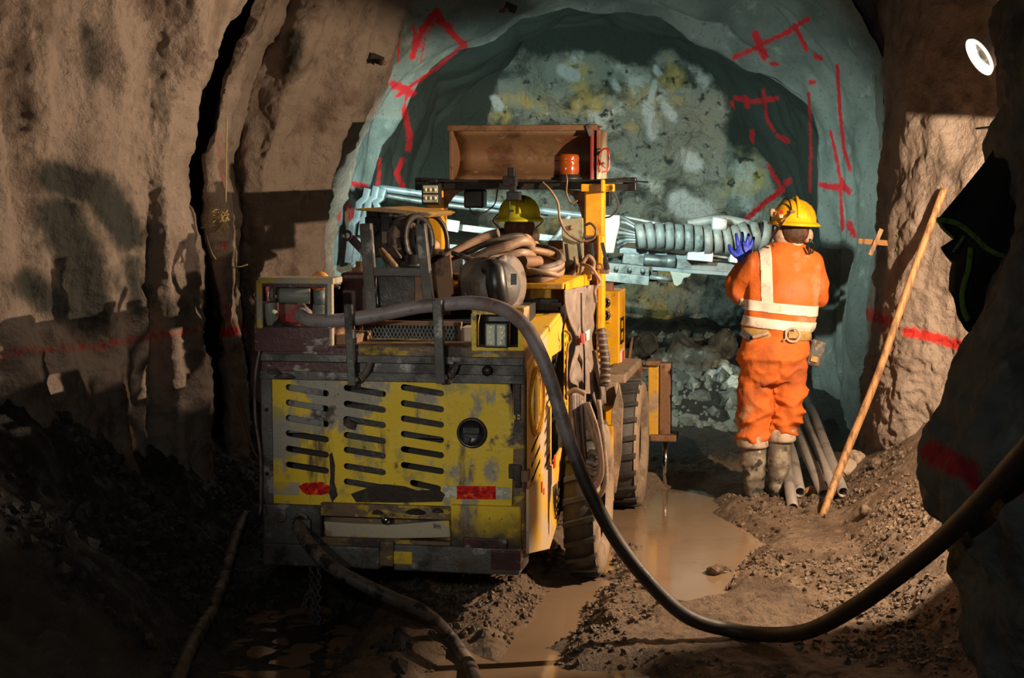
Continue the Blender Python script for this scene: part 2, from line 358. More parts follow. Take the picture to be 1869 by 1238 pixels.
def smooth_interp(ctrl, xs):  # ctrl: (k, ...) at parameter 0..k-1 ; catmull along axis 0
    ctrl = np.asarray(ctrl, float); k = len(ctrl); i = np.clip(xs.astype(int), 0, k-2); t = (xs-i).reshape(-1, *([1]*(ctrl.ndim-1)))
    g = lambda j: ctrl[np.clip(j, 0, k-1)]
    p0, p1, p2, p3 = g(i-1), g(i), g(i+1), g(i+2)
    return .5*(2*p1+(p2-p0)*t+(2*p0-5*p1+4*p2-p3)*t*t+(3*p1-3*p2+p3-p0)*t**3)
def resample(pts, n):  # polyline to n points by arc length (smoothed)
    p = np.array([tuple(v) for v in catmull([Vector((*q, 0)[:3]) for q in pts], 10)])
    d = np.r_[0, np.cumsum(np.linalg.norm(np.diff(p, axis=0), axis=1))]; t = np.linspace(0, d[-1], n)
    return np.stack([np.interp(t, d, p[:, i]) for i in range(3)], -1)
def grid_normals(A):
    du = np.gradient(A, axis=1); dv = np.gradient(A, axis=0); n = np.cross(du, dv); return n/(np.linalg.norm(n, axis=-1, keepdims=True)+1e-9)
# ================================================================== SETTING
def guides_mesh(name, py, guides, per, mat, sts, noise_f, dark_f=None, rows=None, smooth=2.2, **k):
    rows = rows or 300
    ys = np.linspace(py[0], py[-1], rows)
    cols = []
    for g in guides:
        px = np.interp(ys, py, g[0] if isinstance(g[0], (list, tuple)) else [g[0]]*len(py))
        Y = np.interp(ys, py, g[1] if isinstance(g[1], (list, tuple)) else [g[1]]*len(py))
        ker = np.hanning(17); ker /= ker.sum()
        pad = lambda a: np.convolve(np.pad(a, 8, 'edge'), ker, 'valid')
        px, Y = pad(px), pad(Y)
        cols.append(np.array([tuple(P(a, b, c)) for a, b, c in zip(px, ys, Y)]))
    cols = np.array(cols)  # (g, rows, 3)
    seg = []
    for i in range(len(guides)-1):
        n = per[i] if isinstance(per, (list, tuple)) else per
        t = np.linspace(0, 1, n, endpoint=False)[:, None, None]
        seg.append(cols[i]*(1-t)+cols[i+1]*t)
    A = np.concatenate(seg+[cols[-1:]], 0)
    kz = np.exp(-.5*(np.arange(-6, 7)/smooth)**2); kz /= kz.sum()
    B = np.pad(A, ((6, 6), (0, 0), (0, 0)), 'edge')
    A = sum(kz[j]*B[j:j+len(A)] for j in range(13))
    nrm = grid_normals(A); d = noise_f(A.reshape(-1, 3)).reshape(A.shape[:2])
    A = A+nrm*d[..., None]
    def cb(me, V):
        fattr(me, 'paint', strokes(V, sts))
        fattr(me, 'dark', strokes(V, dark_f) if dark_f else np.zeros(len(V)))
    return gridmesh(name, A, mat, cb, kind='structure', **k)
py = [-500, 0, 150, 300, 450, 600, 750, 900, 1010]
def ext(l): return [l[0]+(l[0]-l[1])*.6]+l+[l[-1]+4]
G_L = [(-500, 6.3), (-200, 6.95), (ext([-34, -22, 4, 24, 52, 76, 95]), 7.36), (ext([-24, -14, 13, 32, 60, 84, 103]), 7.55),
       (ext([80, 90, 95, 95, 110, 135, 150]), 7.74), (ext([165, 180, 172, 165, 165, 180, 190]), 7.95),
       (ext([234, 214, 192, 198, 215, 230, 245]), 8.10), (ext([243, 224, 201, 206, 222, 238, 253]), 8.33),
       (ext([300, 262, 240, 240, 250, 262, 270]), [8.4, 8.4, 8.42, 8.45, 8.5, 8.5, 8.5, 8.5, 8.5]), (ext([345, 300, 270, 268, 274, 285, 290]), [8.45, 8.45, 8.45, 8.50, 8.58, 8.58, 8.55, 8.55, 8.55]), (ext([385, 325, 300, 305, 318, 335, 345]), 8.52),
       (ext([424, 336, 320, 340, 352, 370, 380]), 8.72), (ext([431, 343, 327, 347, 359, 377, 386]), 11.85),
       (ext([468, 402, 372, 388, 405, 415, 419]), 11.85), (ext([473, 408, 378, 393, 410, 420, 424]), 10.12), (ext([488, 420, 392, 404, 418, 430, 434]), 10.2),
       (ext([508, 444, 414, 420, 434, 446, 448]), 10.40), (ext([514, 450, 420, 426, 440, 451, 453]), 11.15),
       (ext([560, 500, 462, 452, 455, 460, 462]), 11.0), (ext([590, 530, 485, 470, 470, 475, 475]), 10.95), (ext([625, 560, 510, 492, 488, 490, 490]), 11.1), (ext([655, 598, 548, 535, 528, 528, 528]), 11.2),
       (ext([684, 630, 568, 556, 550, 552, 552]), 11.25), (ext([704, 652, 588, 566, 560, 560, 560]), 11.36), (ext([722, 672, 604, 574, 566, 566, 566]), 11.7), (ext([735, 690, 625, 590, 580, 580, 580]), 12.2)]
per_L = [8, 14, 6, 16, 16, 12, 5, 12, 10, 12, 14, 6, 10, 5, 8, 8, 5, 12, 10, 10, 12, 8, 8, 8, 6]
red_L = [([(-40, 652), (60, 640), (180, 632), (300, 610), (368, 600)], 12, .50), ([(398, 608), (428, 606)], 9, .95), ([(416, 560), (418, 630)], 6, .7), ([(405, 390), (412, 455)], 4, .6), ([(398, 240), (405, 330)], 5, .45), ([(436, 590), (452, 600)], 7, .6)]
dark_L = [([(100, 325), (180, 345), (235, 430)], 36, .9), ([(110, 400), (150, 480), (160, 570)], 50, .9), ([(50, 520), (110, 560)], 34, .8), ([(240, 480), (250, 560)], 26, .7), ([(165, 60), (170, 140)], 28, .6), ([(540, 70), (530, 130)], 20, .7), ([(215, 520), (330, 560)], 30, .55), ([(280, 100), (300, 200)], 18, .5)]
nf = lambda V: .045*ridged(V*np.array([1.3, 1.3, .28])+.25*noise(V, 1.1, 3)[:, None], 2.3, 2, 7)+.055*fbm(V*np.array([1, 1, .55]), 2.1, 3, 1)+.020*fbm(V, 8, 3, 5)-.016*np.abs(fbm(V, 17, 2, 9))
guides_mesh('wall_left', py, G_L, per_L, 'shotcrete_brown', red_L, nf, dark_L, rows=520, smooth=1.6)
G_R = [([1545, 1560, 1590, 1620, 1600, 1590, 1580, 1580, 1580], 12.2), ([1602, 1608, 1612, 1606, 1596, 1580, 1570, 1568, 1568], 11.8), ([1612, 1618, 1622, 1612, 1600, 1585, 1572, 1566, 1566], 11.5),
       ([1640, 1650, 1632, 1620, 1612, 1600, 1574, 1560, 1560], 11.1), ([1670, 1680, 1652, 1638, 1626, 1618, 1596, 1580, 1580], 10.38), ([1720, 1725, 1700, 1680, 1670, 1655, 1640, 1630, 1630], 10.1),
       ([1770, 1770, 1760, 1745, 1735, 1720, 1705, 1700, 1700], 9.95), (1835, 9.6), (1960, 9.0), (2200, 8.1), (2600, 6.9), (3300, 5.2)]
red_R = [([(1655, 606), (1700, 614), (1752, 632)], 10, .95), ([(1560, 560), (1615, 585)], 14, .7), ([(1600, 575), (1630, 640)], 8, .5)]
nfr = lambda V: .05*fbm(V*np.array([1, 1, .7]), 2.4, 3, 21)+.022*fbm(V, 9, 3, 25)-.03*np.abs(fbm(V, 16, 3, 29))*np.clip((2.0-V[:, 2])/1.2, .15, 1.)
guides_mesh('wall_right', py, G_R, [6, 8, 10, 16, 22, 22, 26, 30, 20, 10, 8], 'shotcrete_brown', red_R, nfr, [([(1700, 150), (1740, 200)], 25, .4), ([(1690, 280), (1750, 330)], 18, .45)], rows=420, smooth=2)
# pillar of rock close on the right
pyP = [-400, 0, 60, 200, 270, 320, 400, 450, 520, 600, 700, 780, 870, 940, 1000, 1060, 1150, 1250, 1420]
eP = [1850, 1832, 1816, 1820, 1796, 1820, 1862, 1838, 1808, 1774, 1738, 1708, 1692, 1716, 1744, 1758, 1774, 1800, 1830]
YP = [6.6]*6+[6.3, 6.1]+[6.0]*11
G_P = [([e+260 for e in eP], [y+.9 for y in YP]), ([e+12 for e in eP], [y+.5 for y in YP]), (eP, [y+.1 for y in YP]), ([e+14 for e in eP], [y-.12 for y in YP]), ([e+60 for e in eP], [y-.34 for y in YP]),
       ([e+150 for e in eP], [y-.55 for y in YP]), ([e+330 for e in eP], [y-.8 for y in YP]), ([e+700 for e in eP], [y-1.3 for y in YP])]
red_P = [([(1700, 825), (1765, 860)], 22, .95), ([(1770, 870), (1790, 900)], 16, .8), ([(1830, 880), (1860, 900)], 14, .6)]
nfp = lambda V: .05*fbm(V, 3.2, 3, 41)+.02*fbm(V, 11, 3, 45)
guides_mesh('wall_pillar', pyP, G_P, [8, 10, 10, 16, 24, 24, 16], 'grey_rock', red_P, nfp, None, rows=360, smooth=2)
# ------------------------------------------------------------------ sprayed arch, round beyond it and the face
NA = 560
C = [(11.75, [(545, 960), (545, 600), (560, 440), (572, 330), (600, 240), (640, 165), (682, 95), (716, 0), (770, -110), (1000, -210), (1300, -190), (1490, -90), (1555, 10), (1612, 95), (1612, 200), (1604, 420), (1590, 700), (1590, 960)]),
     (12.15, [(585, 960), (590, 600), (592, 440), (608, 330), (636, 240), (680, 160), (724, 95), (770, 0), (860, -70), (1020, -110), (1260, -95), (1430, -40), (1515, 40), (1570, 130), (1580, 260), (1572, 440), (1555, 700), (1545, 960)]),
     (12.35, [(615, 960), (620, 600), (620, 440), (632, 330), (662, 250), (712, 160), (770, 85), (830, 30), (910, -10), (1040, -50), (1240, -35), (1380, 10), (1475, 80), (1535, 170), (1548, 280), (1548, 440), (1530, 700), (1520, 960)]),
     (12.85, [(665, 960), (672, 600), (672, 440), (680, 325), (704, 238), (748, 165), (820, 104), (895, 74), (955, 42), (1055, 6), (1135, 16), (1255, 46), (1325, 78), (1395, 118), (1462, 180), (1500, 300), (1512, 450), (1508, 700), (1500, 960)]),
     (13.0, [(676, 960), (684, 600), (686, 440), (692, 326), (714, 240), (755, 173), (830, 113), (900, 84), (960, 51), (1058, 15), (1134, 26), (1250, 56), (1320, 86), (1360, 128), (1430, 176), (1475, 240), (1482, 450), (1490, 700), (1490, 960)]),
     (13.35, [(650, 960), (655, 600), (657, 440), (664, 310), (688, 220), (730, 150), (815, 85), (890, 55), (955, 22), (1058, -14), (1140, -5), (1265, 30), (1340, 60), (1400, 104), (1466, 150), (1504, 225), (1512, 450), (1520, 700), (1520, 960)]),
     (14.2, [(700, 960), (700, 600), (700, 440), (712, 320), (735, 230), (785, 150), (850, 95), (920, 60), (985, 36), (1062, 12), (1140, 22), (1250, 50), (1330, 90), (1380, 140), (1420, 200), (1462, 300), (1472, 450), (1490, 700), (1490, 960)]),
     (15.1, [(740, 960), (740, 600), (750, 450), (765, 350), (800, 260), (850, 180), (900, 130), (960, 92), (1010, 75), (1070, 62), (1130, 66), (1220, 88), (1290, 130), (1340, 190), (1385, 270), (1425, 360), (1440, 470), (1450, 700), (1450, 960)])]
cont = []
for Yc, pts in C:
    rs = resample(pts, NA); cont.append([tuple(P(a, b, Yc)) for a, b, _ in rs])
cont = np.array(cont)
par = np.concatenate([np.linspace(i, i+1, n, endpoint=False) for i, n in enumerate([26, 18, 30, 12, 20, 36, 44])]+[[7.]])
A = smooth_interp(cont, par)
nrm = grid_normals(A); Vf = A.reshape(-1, 3)
lipfade = 1.0
d = .07*fbm(Vf, 1.5, 2, 61)+.075*ridged(Vf*np.array([1, 2.0, .7]), 1.3, 2, 64)*1.0+.012*fbm(Vf, 7, 3, 66)
A = A+nrm*d.reshape(A.shape[:2])[..., None]
red_A = [([(752, 104), (770, 56), (796, 20), (812, 48), (848, 84)], 6, 1), ([(752, 104), (757, 60), (752, 46)], 3.2, .9), ([(768, 110), (775, 75), (796, 30)], 3, .7), ([(727, 112), (728, 52)], 3, .8), ([(718, 155), (752, 170)], 8, 1), ([(798, 38), (822, 50)], 7, .9), ([(850, 78), (800, 122), (725, 175)], 4, .85),
         ([(738, 200), (742, 222), (748, 245), (746, 272)], 5.5, 1), ([(742, 172), (738, 200)], 3, .8), ([(734, 292), (724, 318), (736, 342)], 5, .95), ([(655, 182), (622, 255), (606, 300), (597, 322)], 3.2, 1), ([(594, 310), (618, 330), (668, 340)], 5, .9), ([(634, 308), (622, 345), (617, 400)], 5, 1),
         ([(592, 350), (576, 400), (570, 440)], 4, .8), ([(600, 360), (640, 380), (640, 400)], 9, .62), ([(693, 290), (690, 340)], 4, .85), ([(712, 130), (704, 155)], 3, .6), ([(570, 480), (580, 500)], 4, .5), ([(630, 440), (622, 470)], 3, .6),
         ([(1340, 105), (1366, 94), (1400, 76), (1432, 62), (1475, 34)], 5, .95), ([(1378, 62), (1396, 104)], 7, 1), ([(1450, 45), (1472, 90)], 4.2, 1), ([(1488, 102), (1497, 106)], 5, 1), ([(1478, 150), (1485, 150)], 5, .9), ([(1408, 115), (1420, 118)], 4, .9),
         ([(1528, 120), (1533, 200), (1540, 270), (1552, 312)], 3.4, 1), ([(1500, 338), (1548, 346)], 6, .95), ([(1516, 240), (1530, 300), (1534, 350), (1538, 420)], 3.2, .95), ([(1550, 410), (1560, 430)], 7, .8), ([(1535, 325), (1550, 355)], 4, .9), ([(1476, 170), (1480, 260), (1478, 350)], 3, .85),
         ([(1342, 178), (1372, 186), (1418, 180)], 4.5, .95), ([(1336, 188), (1336, 212)], 4.5, .9), ([(1360, 178), (1364, 194)], 5, .9), ([(1373, 240), (1371, 264)], 4.5, 1), ([(1393, 165), (1400, 215), (1408, 232)], 3.5, .8), ([(1404, 225), (1412, 238)], 4, .9), ([(1420, 248), (1438, 258)], 4.5, .95), ([(1400, 300), (1425, 340)], 6, .75), ([(1408, 355), (1440, 330)], 6, .8)]
dark_A = [([(935, 30), (1100, 25), (1300, 100)], 30, .0)]
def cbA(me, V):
    fattr(me, 'paint', strokes(V, red_A)); fattr(me, 'dark', np.repeat(np.clip((par-4.5)/.5, 0, 1)*.85, NA))  # cavity past the lip: shade put into the shotcrete colour
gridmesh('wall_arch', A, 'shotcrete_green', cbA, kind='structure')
# face: from the last contour inwards
last = A[-1]; n2 = 110
t = np.linspace(0, 1, n2)[:, None, None]
cen = np.array(P(1090, 960, 15.3)); B = last[None]*(1-t)+cen*t
B[..., 1] += (.25*np.sin(PI*np.clip(t[..., 0]*1.6, 0, 1)))
Vb = B.reshape(-1, 3)
dd = (.11*ridged(Vb, 1.7, 4, 81)+.06*fbm(Vb, 6, 4, 85))*np.clip((t[..., 0]*np.ones(NA)).reshape(-1)*6, 0, 1)
B[..., 1] -= dd.reshape(n2, NA)
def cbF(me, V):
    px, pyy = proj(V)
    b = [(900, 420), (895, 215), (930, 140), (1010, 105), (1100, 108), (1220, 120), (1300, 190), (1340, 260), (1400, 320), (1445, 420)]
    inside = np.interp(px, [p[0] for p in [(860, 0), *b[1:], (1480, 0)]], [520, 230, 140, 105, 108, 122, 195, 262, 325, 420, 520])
    m = np.clip((inside-pyy)/120+.38+.5*fbm(V, 2.4, 3, 90), 0, 1)  # shotcrete lapping onto the face, its colour also darkened for shade
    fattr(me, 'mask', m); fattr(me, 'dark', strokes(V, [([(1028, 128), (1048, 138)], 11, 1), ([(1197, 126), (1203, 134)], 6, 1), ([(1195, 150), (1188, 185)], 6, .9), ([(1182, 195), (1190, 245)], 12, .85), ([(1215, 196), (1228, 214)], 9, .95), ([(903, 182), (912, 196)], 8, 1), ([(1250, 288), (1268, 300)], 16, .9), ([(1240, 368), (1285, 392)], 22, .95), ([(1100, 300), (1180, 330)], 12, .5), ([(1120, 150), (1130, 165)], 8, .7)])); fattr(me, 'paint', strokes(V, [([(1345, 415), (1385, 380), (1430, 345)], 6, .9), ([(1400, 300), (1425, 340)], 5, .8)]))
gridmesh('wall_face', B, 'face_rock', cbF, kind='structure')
# roof over the nearer drift
ax_ = np.linspace(-3.6, 3.9, 40); ay = np.linspace(3.5, 12.2, 40)
XX, YY = np.meshgrid(ax_, ay); ZZ = 4.0-.06*(XX-.2)**2+.08*noise(np.stack([XX.ravel(), YY.ravel(), YY.ravel()*0], -1), 1.5).reshape(XX.shape)
gridmesh('ceiling', np.stack([XX, YY, ZZ], -1), 'shotcrete_brown', kind='structure')
# ------------------------------------------------------------------ ground
def poly_ground(pts): return np.array([tuple(G(a, b))[:2] for a, b in pts])
PUD = [poly_ground(q) for q in (
    [(1130, 925), (1180, 922), (1215, 888), (1262, 882), (1300, 905), (1298, 938), (1330, 955), (1372, 975), (1388, 990), (1350, 1020), (1325, 1045), (1318, 1065), (1292, 1090), (1262, 1100), (1222, 1100), (1195, 1060), (1168, 1008), (1160, 985), (1120, 1005), (1100, 1040), (1080, 1045), (1060, 1000), (1090, 950)],
    [(1085, 1052), (1108, 1062), (1080, 1078), (1058, 1110), (1040, 1135), (1045, 1158), (985, 1178), (1010, 1195), (1020, 1215), (1060, 1225), (1150, 1222), (1220, 1238), (1260, 1300), (930, 1300), (925, 1238), (930, 1195), (955, 1140), (1000, 1090), (1020, 1062)],
    [(470, 1120), (520, 1090), (600, 1100), (640, 1150), (610, 1200), (560, 1260), (400, 1300), (380, 1240)],
    [(850, 1185), (905, 1215), (930, 1270), (800, 1290), (760, 1250)])]
BANKL = [(-1.25, 5), (-1.32, 7), (-1.28, 8), (-1.2, 10), (-1.1, 12)]
def sdist(X, Y, poly):  # >0 outside
    d = np.full(X.shape, 1e9); ins = np.zeros(X.shape, bool); n = len(poly)
    for i in range(n):
        x0, y0 = poly[i]; x1, y1 = poly[(i+1) % n]; dx, dy = x1-x0, y1-y0
        t = np.clip(((X-x0)*dx+(Y-y0)*dy)/(dx*dx+dy*dy+1e-9), 0, 1)
        d = np.minimum(d, np.hypot(X-x0-t*dx, Y-y0-t*dy))
        c = ((y0 > Y) != (y1 > Y)); xi = x0+(Y-y0)*dx/(dy if abs(dy) > 1e-9 else 1e-9)
        ins ^= (c & (X < xi))
    return np.where(ins, -d, d)
def gh(X, Y):
    X = np.atleast_1d(np.asarray(X, float)); Y = np.atleast_1d(np.asarray(Y, float))
    V = np.stack([X, Y, X*0], -1)
    z = .045+.02*fbm(V, 1.6, 3, 100)
    xl = np.interp(Y, [b[1] for b in BANKL], [b[0] for b in BANKL])
    bl = np.clip(xl-X, 0, 9); z = z+np.minimum(bl*1.0, .85+.1*bl)*np.clip((13.2-Y)/1.5, 0, 1)*np.clip(.80+.45*fbm(V, 1.3, 2, 103), .2, 1.5)
    br = np.clip(X-np.interp(Y, [6, 8, 9.2, 10.5, 12], [1.7, 1.72, 1.82, 1.97, 2.0]), 0, 9)
    z = z+np.minimum(br*.85, .62+.1*br)*np.clip((12.2-Y)/1.2, 0, 1)
    z = z+np.clip(Y-11.8, 0, 2.6)*.235*(1+.25*fbm(V, 2.2, 3, 106))
    s = np.min([sdist(X, Y, p) for p in PUD], 0)+.035*fbm(V, 6, 3, 109)
    z = np.where(s < 0, -.03, np.minimum(z, -.03+s*.55+.5*np.clip(s-.12, 0, 9)))
    rut = np.clip(s*5, 0, 1)*np.clip(.4+.8*np.clip(noise(V, 1.7, 114)+.3, 0, 1), 0, 1)
    z = z+rut*(.030*np.clip(fbm(V, 9, 3, 111), -.4, 2)+.010*ridged(V, 24, 2, 112))
    left = np.clip((-.35-X)*2, 0, 1); z = z+left*.022*ridged(V*np.array([1, 1, 1]), 6, 3, 118)+left*np.clip(bl*4, 0, 1)*.035*ridged(V, 4.5, 3, 119)
    return z
xs = np.r_[np.linspace(-3.4, -2.3, 30, endpoint=False), np.linspace(-2.3, 2.6, 330, endpoint=False), np.linspace(2.6, 4.2, 30)]
ysn = np.r_[np.linspace(3.6, 6.3, 30, endpoint=False), np.linspace(6.3, 10.6, 330, endpoint=False), np.linspace(10.6, 15.9, 170)]
XX, YY = np.meshgrid(xs, ysn); ZZ = gh(XX.ravel(), YY.ravel()).reshape(XX.shape)
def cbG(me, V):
    s = np.clip((-.45-V[:, 0])*2.2, 0, 1)+np.clip((V[:, 1]-10.9)*.8, 0, .9)  # left bank's shade put into the mud colour; far floor darker too
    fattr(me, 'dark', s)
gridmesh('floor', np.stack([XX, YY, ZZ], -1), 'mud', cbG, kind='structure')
def onground(px, py):
    d = ray(px, py); ts = np.linspace(4.5, 15, 1500)/d[1]
    X, Y, Z = d[0]*ts, d[1]*ts, H+d[2]*ts
    k = np.argmax(Z < gh(X, Y)); return Vector((X[k], Y[k], Z[k]))
# standing water
mb = MB(); mb.grid([[(x, y, -.012) for x in np.linspace(-1.75, 1.75, 30)] for y in np.linspace(5.2, 10.7, 40)], False)
obj('puddle', mb, 'muddy_water', label='shallow tan puddles lying between the rig, the man and the camera', cat='puddle', kind='stuff')
# clods of mud strewn over the wet ground (uncountable)
def ico(r=1, sub=1):
    bm = bmesh.new(); bmesh.ops.create_icosphere(bm, subdivisions=sub, radius=r); v = np.array([x.co[:] for x in bm.verts]); f = [tuple(a.index for a in q.verts) for q in bm.faces]; bm.free(); return v, f
IV, IF = ico(); rng = np.random.default_rng(4)
def scatter(name, n, region, mat, r0, r1, lab, cat):
    X = rng.uniform(region[0], region[1], n*6); Y = rng.uniform(region[2], region[3], n*6)
    V = np.stack([X, Y, X*0], -1)
    s = np.min([sdist(X, Y, p) for p in PUD], 0); keep = (s > -.01) & (fbm(V, 2.3, 3, 140)+rng.uniform(-.45, .45, len(X)) > .12)
    X, Y = X[keep][:n], Y[keep][:n]; Z = gh(X, Y); R = r0+(r1-r0)*rng.random(len(X))**4
    vs = []; fs = []
    for i in range(len(X)):
        v = IV*rng.uniform(.55, 1.3, (len(IV), 1))*rng.uniform(.6, 1.3, (1, 3))*R[i]+np.array([X[i], Y[i], Z[i]+R[i]*.2])
        o = len(vs); vs += v.tolist(); fs += [(a+o, b+o, c+o) for a, b, c in IF]
    mb = MB(); mb.v = vs; mb.f = fs; mb.sm = [False]*len(fs)
    me = mesh_from(name, vs, fs, mb.sm); return link(name, me, mat, label=lab, cat=cat, kind='stuff')
scatter('mud_clods', 11000, (-.35, 2.3, 6.3, 10.2), 'clod', .003, .019, 'wet brown clods strewn over the lit mud on the right', 'mud')
scatter('shaded_mud_clods', 3000, (-2.1, -.4, 6.4, 9.6), 'clod_dark', .008, .04, 'dark clods on the unlit muddy bank at left, shade in their colour', 'mud')
# ================================================================== DRILL RIG
rig = thing('drill_rig', 'muddy yellow tunnel drill rig with slotted rear hatch standing in the puddle', 'drill rig', tuple(MO), -TH)
def R(name, mb, mat, bevel=.004, parent=None, **k): return obj(name, mb, mat, parent or rig, bevel=bevel, **k)
def XZ(v0): return lambda x, y, h: (x, v0+h, y)          # plate in the plane of the rear face
def YZ(u0): return lambda x, y, h: (u0+h, x, y)          # plate in the plane of the right flank
def m2(px, py, v=0): p = MP(px, py, v); return (p[0], p[2])
def s2(px, py, u=HW): p = MU(px, py, u); return (p[1], p[2])
# chassis and dark inside
mb = MB(); mb.b2((-.50, .10, .30), (.50, 3.7, .52)); mb.b2((-.30, 3.0, .35), (.40, 4.0, .60)); R('chassis', mb, 'black_steel', .01)
mb = MB(); mb.b2((-.56, .10, .5), (.54, 1.25, 1.12)); mb.b2((-.56, 1.2, .5), (.50, 1.9, 1.05)); R('engine_block', mb, 'interior', 0)
# rear hatch with real slots
holes = []
for cx_, ys_, x0, x1 in ((0, (706, 734, 762, 790, 818, 847), 522, 601), (1, (707, 736, 764, 793, 820, 850, 878), 628, 705), (2, (706, 735, 763, 791, 819, 848), 732, 811)):
    for y in ys_:
        a = m2(x0, y); b = m2(x1, y+(13 if cx_ else 13)); L_ = math.hypot(b[0]-a[0], b[1]-a[1]); holes.append(capsule((a[0]+b[0])/2, (a[1]+b[1])/2, L_, .0135, math.atan2(b[1]-a[1], b[0]-a[0])))
a = m2(748, 880); b = m2(806, 893); holes.append(capsule((a[0]+b[0])/2, (a[1]+b[1])/2, .14, .0135, math.atan2(b[1]-a[1], b[0]-a[0])))
a0, a1 = m2(495, 918), m2(934, 692)
hatch = plate('rear_hatch', [(a0[0], a0[1]), (m2(934, 925)[0], a0[1]-.012), (m2(940, 760)[0], a1[1]-.12), (a1[0]-.01, a1[1]), (a0[0]-.006, a1[1]+.004)], holes, .012, XZ(.0), 'yellow', rig, .002)
V = np.array([tuple(v.co) for v in hatch.data.vertices]); fattr(hatch.data, 'dark', V[:, 0]*0)
for y0, y1, x0, x1 in ((700, 790, 515, 590), (712, 728, 640, 700), (740, 900, 625, 720), (706, 800, 735, 812)):
    mb = MB(); mb.pb(x0, y0, x1, y1, .035, .05); R('radiator_bar', mb, 'grey_bar' if x0 == 515 else 'black_steel', .002)
mb = MB()
for i in range(7): mb.bar(MP(640+i*12, 880, .05), MP(700+i*10, 730, .06), .018, .01)
R('fan_guard', mb, 'black_steel', 0)
c = MP(862, 790, -.004); mb = MB(); mb.lathe(c, (0, -1, 0), [(0, .0), (.066, 0), (.066, .012), (.058, .020), (.054, .012), (.02, .010), (0, .010)], 36)
cap = R('fuel_cap', mb, 'black_plastic', 0)
mb = MB(); mb.box((c[0], c[1]-.02, c[2]+.012), (.075, .016, .03)); mb.box((c[0]-.02, c[1]-.016, c[2]-.03), (.03, .01, .03), Matrix.Rotation(.4, 3, 'Y')); R('grip', mb, 'black_plastic', .003, cap)
# reflector tapes
def tape(x0, y0, x1, y1, mat, nm='reflector_tape', v=-.008, lab=None, pts=None):
    mb = MB(); pts = pts or [(x0, y0), (x1, y0+1), (x1, y1+1), (x0, y1)]
    q = [MP(a, b, v) for a, b in pts]; mb.prism(q, (0, .003, 0)); return R(nm, mb, mat, 0, label=lab)
tape(0, 0, 0, 0, 'reflector_red', pts=[(545, 888), (556, 882), (590, 880), (592, 884), (604, 888), (616, 893), (606, 899), (585, 904), (560, 903), (552, 898)], lab='torn red reflector tape')
tape(496, 880, 546, 903, 'beige_scrape', 'scraped_patch')
tape(808, 886, 834, 908, 'reflector_white', lab='dull white reflector tape'); tape(834, 887, 905, 911, 'reflector_red', lab='scratched red reflector tape'); tape(905, 889, 932, 912, 'reflector_white', lab='white reflector tape at right')
# rear frame
mb = MB(); mb.pb(478, 690, 496, 920, -.012, .12); R('left_frame', mb, 'grimy_steel', .006)
mb = MB(); mb.pb(935, 690, 957, 1000, -.005, .10); R('right_frame', mb, 'grimy_edge', .006)
mb = MB(); mb.lathe(MP(487, 748, -.012), (0, -1, 0), [(0, 0), (.009, 0), (.009, .006), (0, .006)], 6); R('bolt', mb, 'black_steel', 0)
mb = MB(); mb.lathe(MP(488, 865, -.012), (0, -1, 0), [(0, 0), (.009, 0), (.009, .006), (0, .006)], 6); R('bolt', mb, 'black_steel', 0)
mb = MB(); mb.pb(938, 700, 950, 760, -.014, 0); R('hatch_hinge', mb, 'black_steel', .004)
mb = MB(); mb.pb(936, 850, 950, 890, -.03, 0); mb.pb(928, 848, 940, 874, -.02, 0); R('hatch_latch', mb, 'black_steel', .004)
mb = MB(); mb.pb(937, 758, 941, 766, -.018, -.01); mb.pb(944, 757, 949, 760, -.018, -.01); mb.pb(944, 763, 949, 766, -.018, -.01); R('lettering', mb, 'yellow', 0)
# bands above the hatch
mb = MB(); mb.pb(472, 658, 640, 690, -.02, .3); R('upper_band', mb, 'maroon', .008)
mb = MB(); mb.pb(640, 655, 958, 692, -.012, .3); R('upper_band', mb, 'grimy_steel', .008)
mb = MB(); mb.pb(470, 632, 640, 660, -.035, .3); R('rail', mb, 'maroon', .010)
mb = MB(); mb.pb(640, 634, 958, 660, -.03, .3); R('rail', mb, 'grimy_edge', .010)
mb = MB(); mb.pb(474, 686, 955, 692, -.03, 0); mb.pb(474, 654, 955, 659, -.045, 0); R('seam', mb, 'grimy_steel', .003)
mb = MB(); mb.lathe(MP(890, 677, -.012), (0, -1, 0), [(0, 0), (.024, 0), (.022, .018), (.008, .022), (0, .024)], 20); R('plug', mb, 'black_plastic', 0)
mb = MB(); mb.tube([MP(655, 695, -.02), MP(668, 680, -.045), MP(676, 662, -.03)], .016, 8); R('elbow_hose', mb, 'hose_black', 0)
mb = MB(); mb.tube([MP(815, 697, -.02), MP(826, 680, -.045), MP(834, 660, -.03)], .016, 8); R('elbow_hose', mb, 'hose_black', 0)
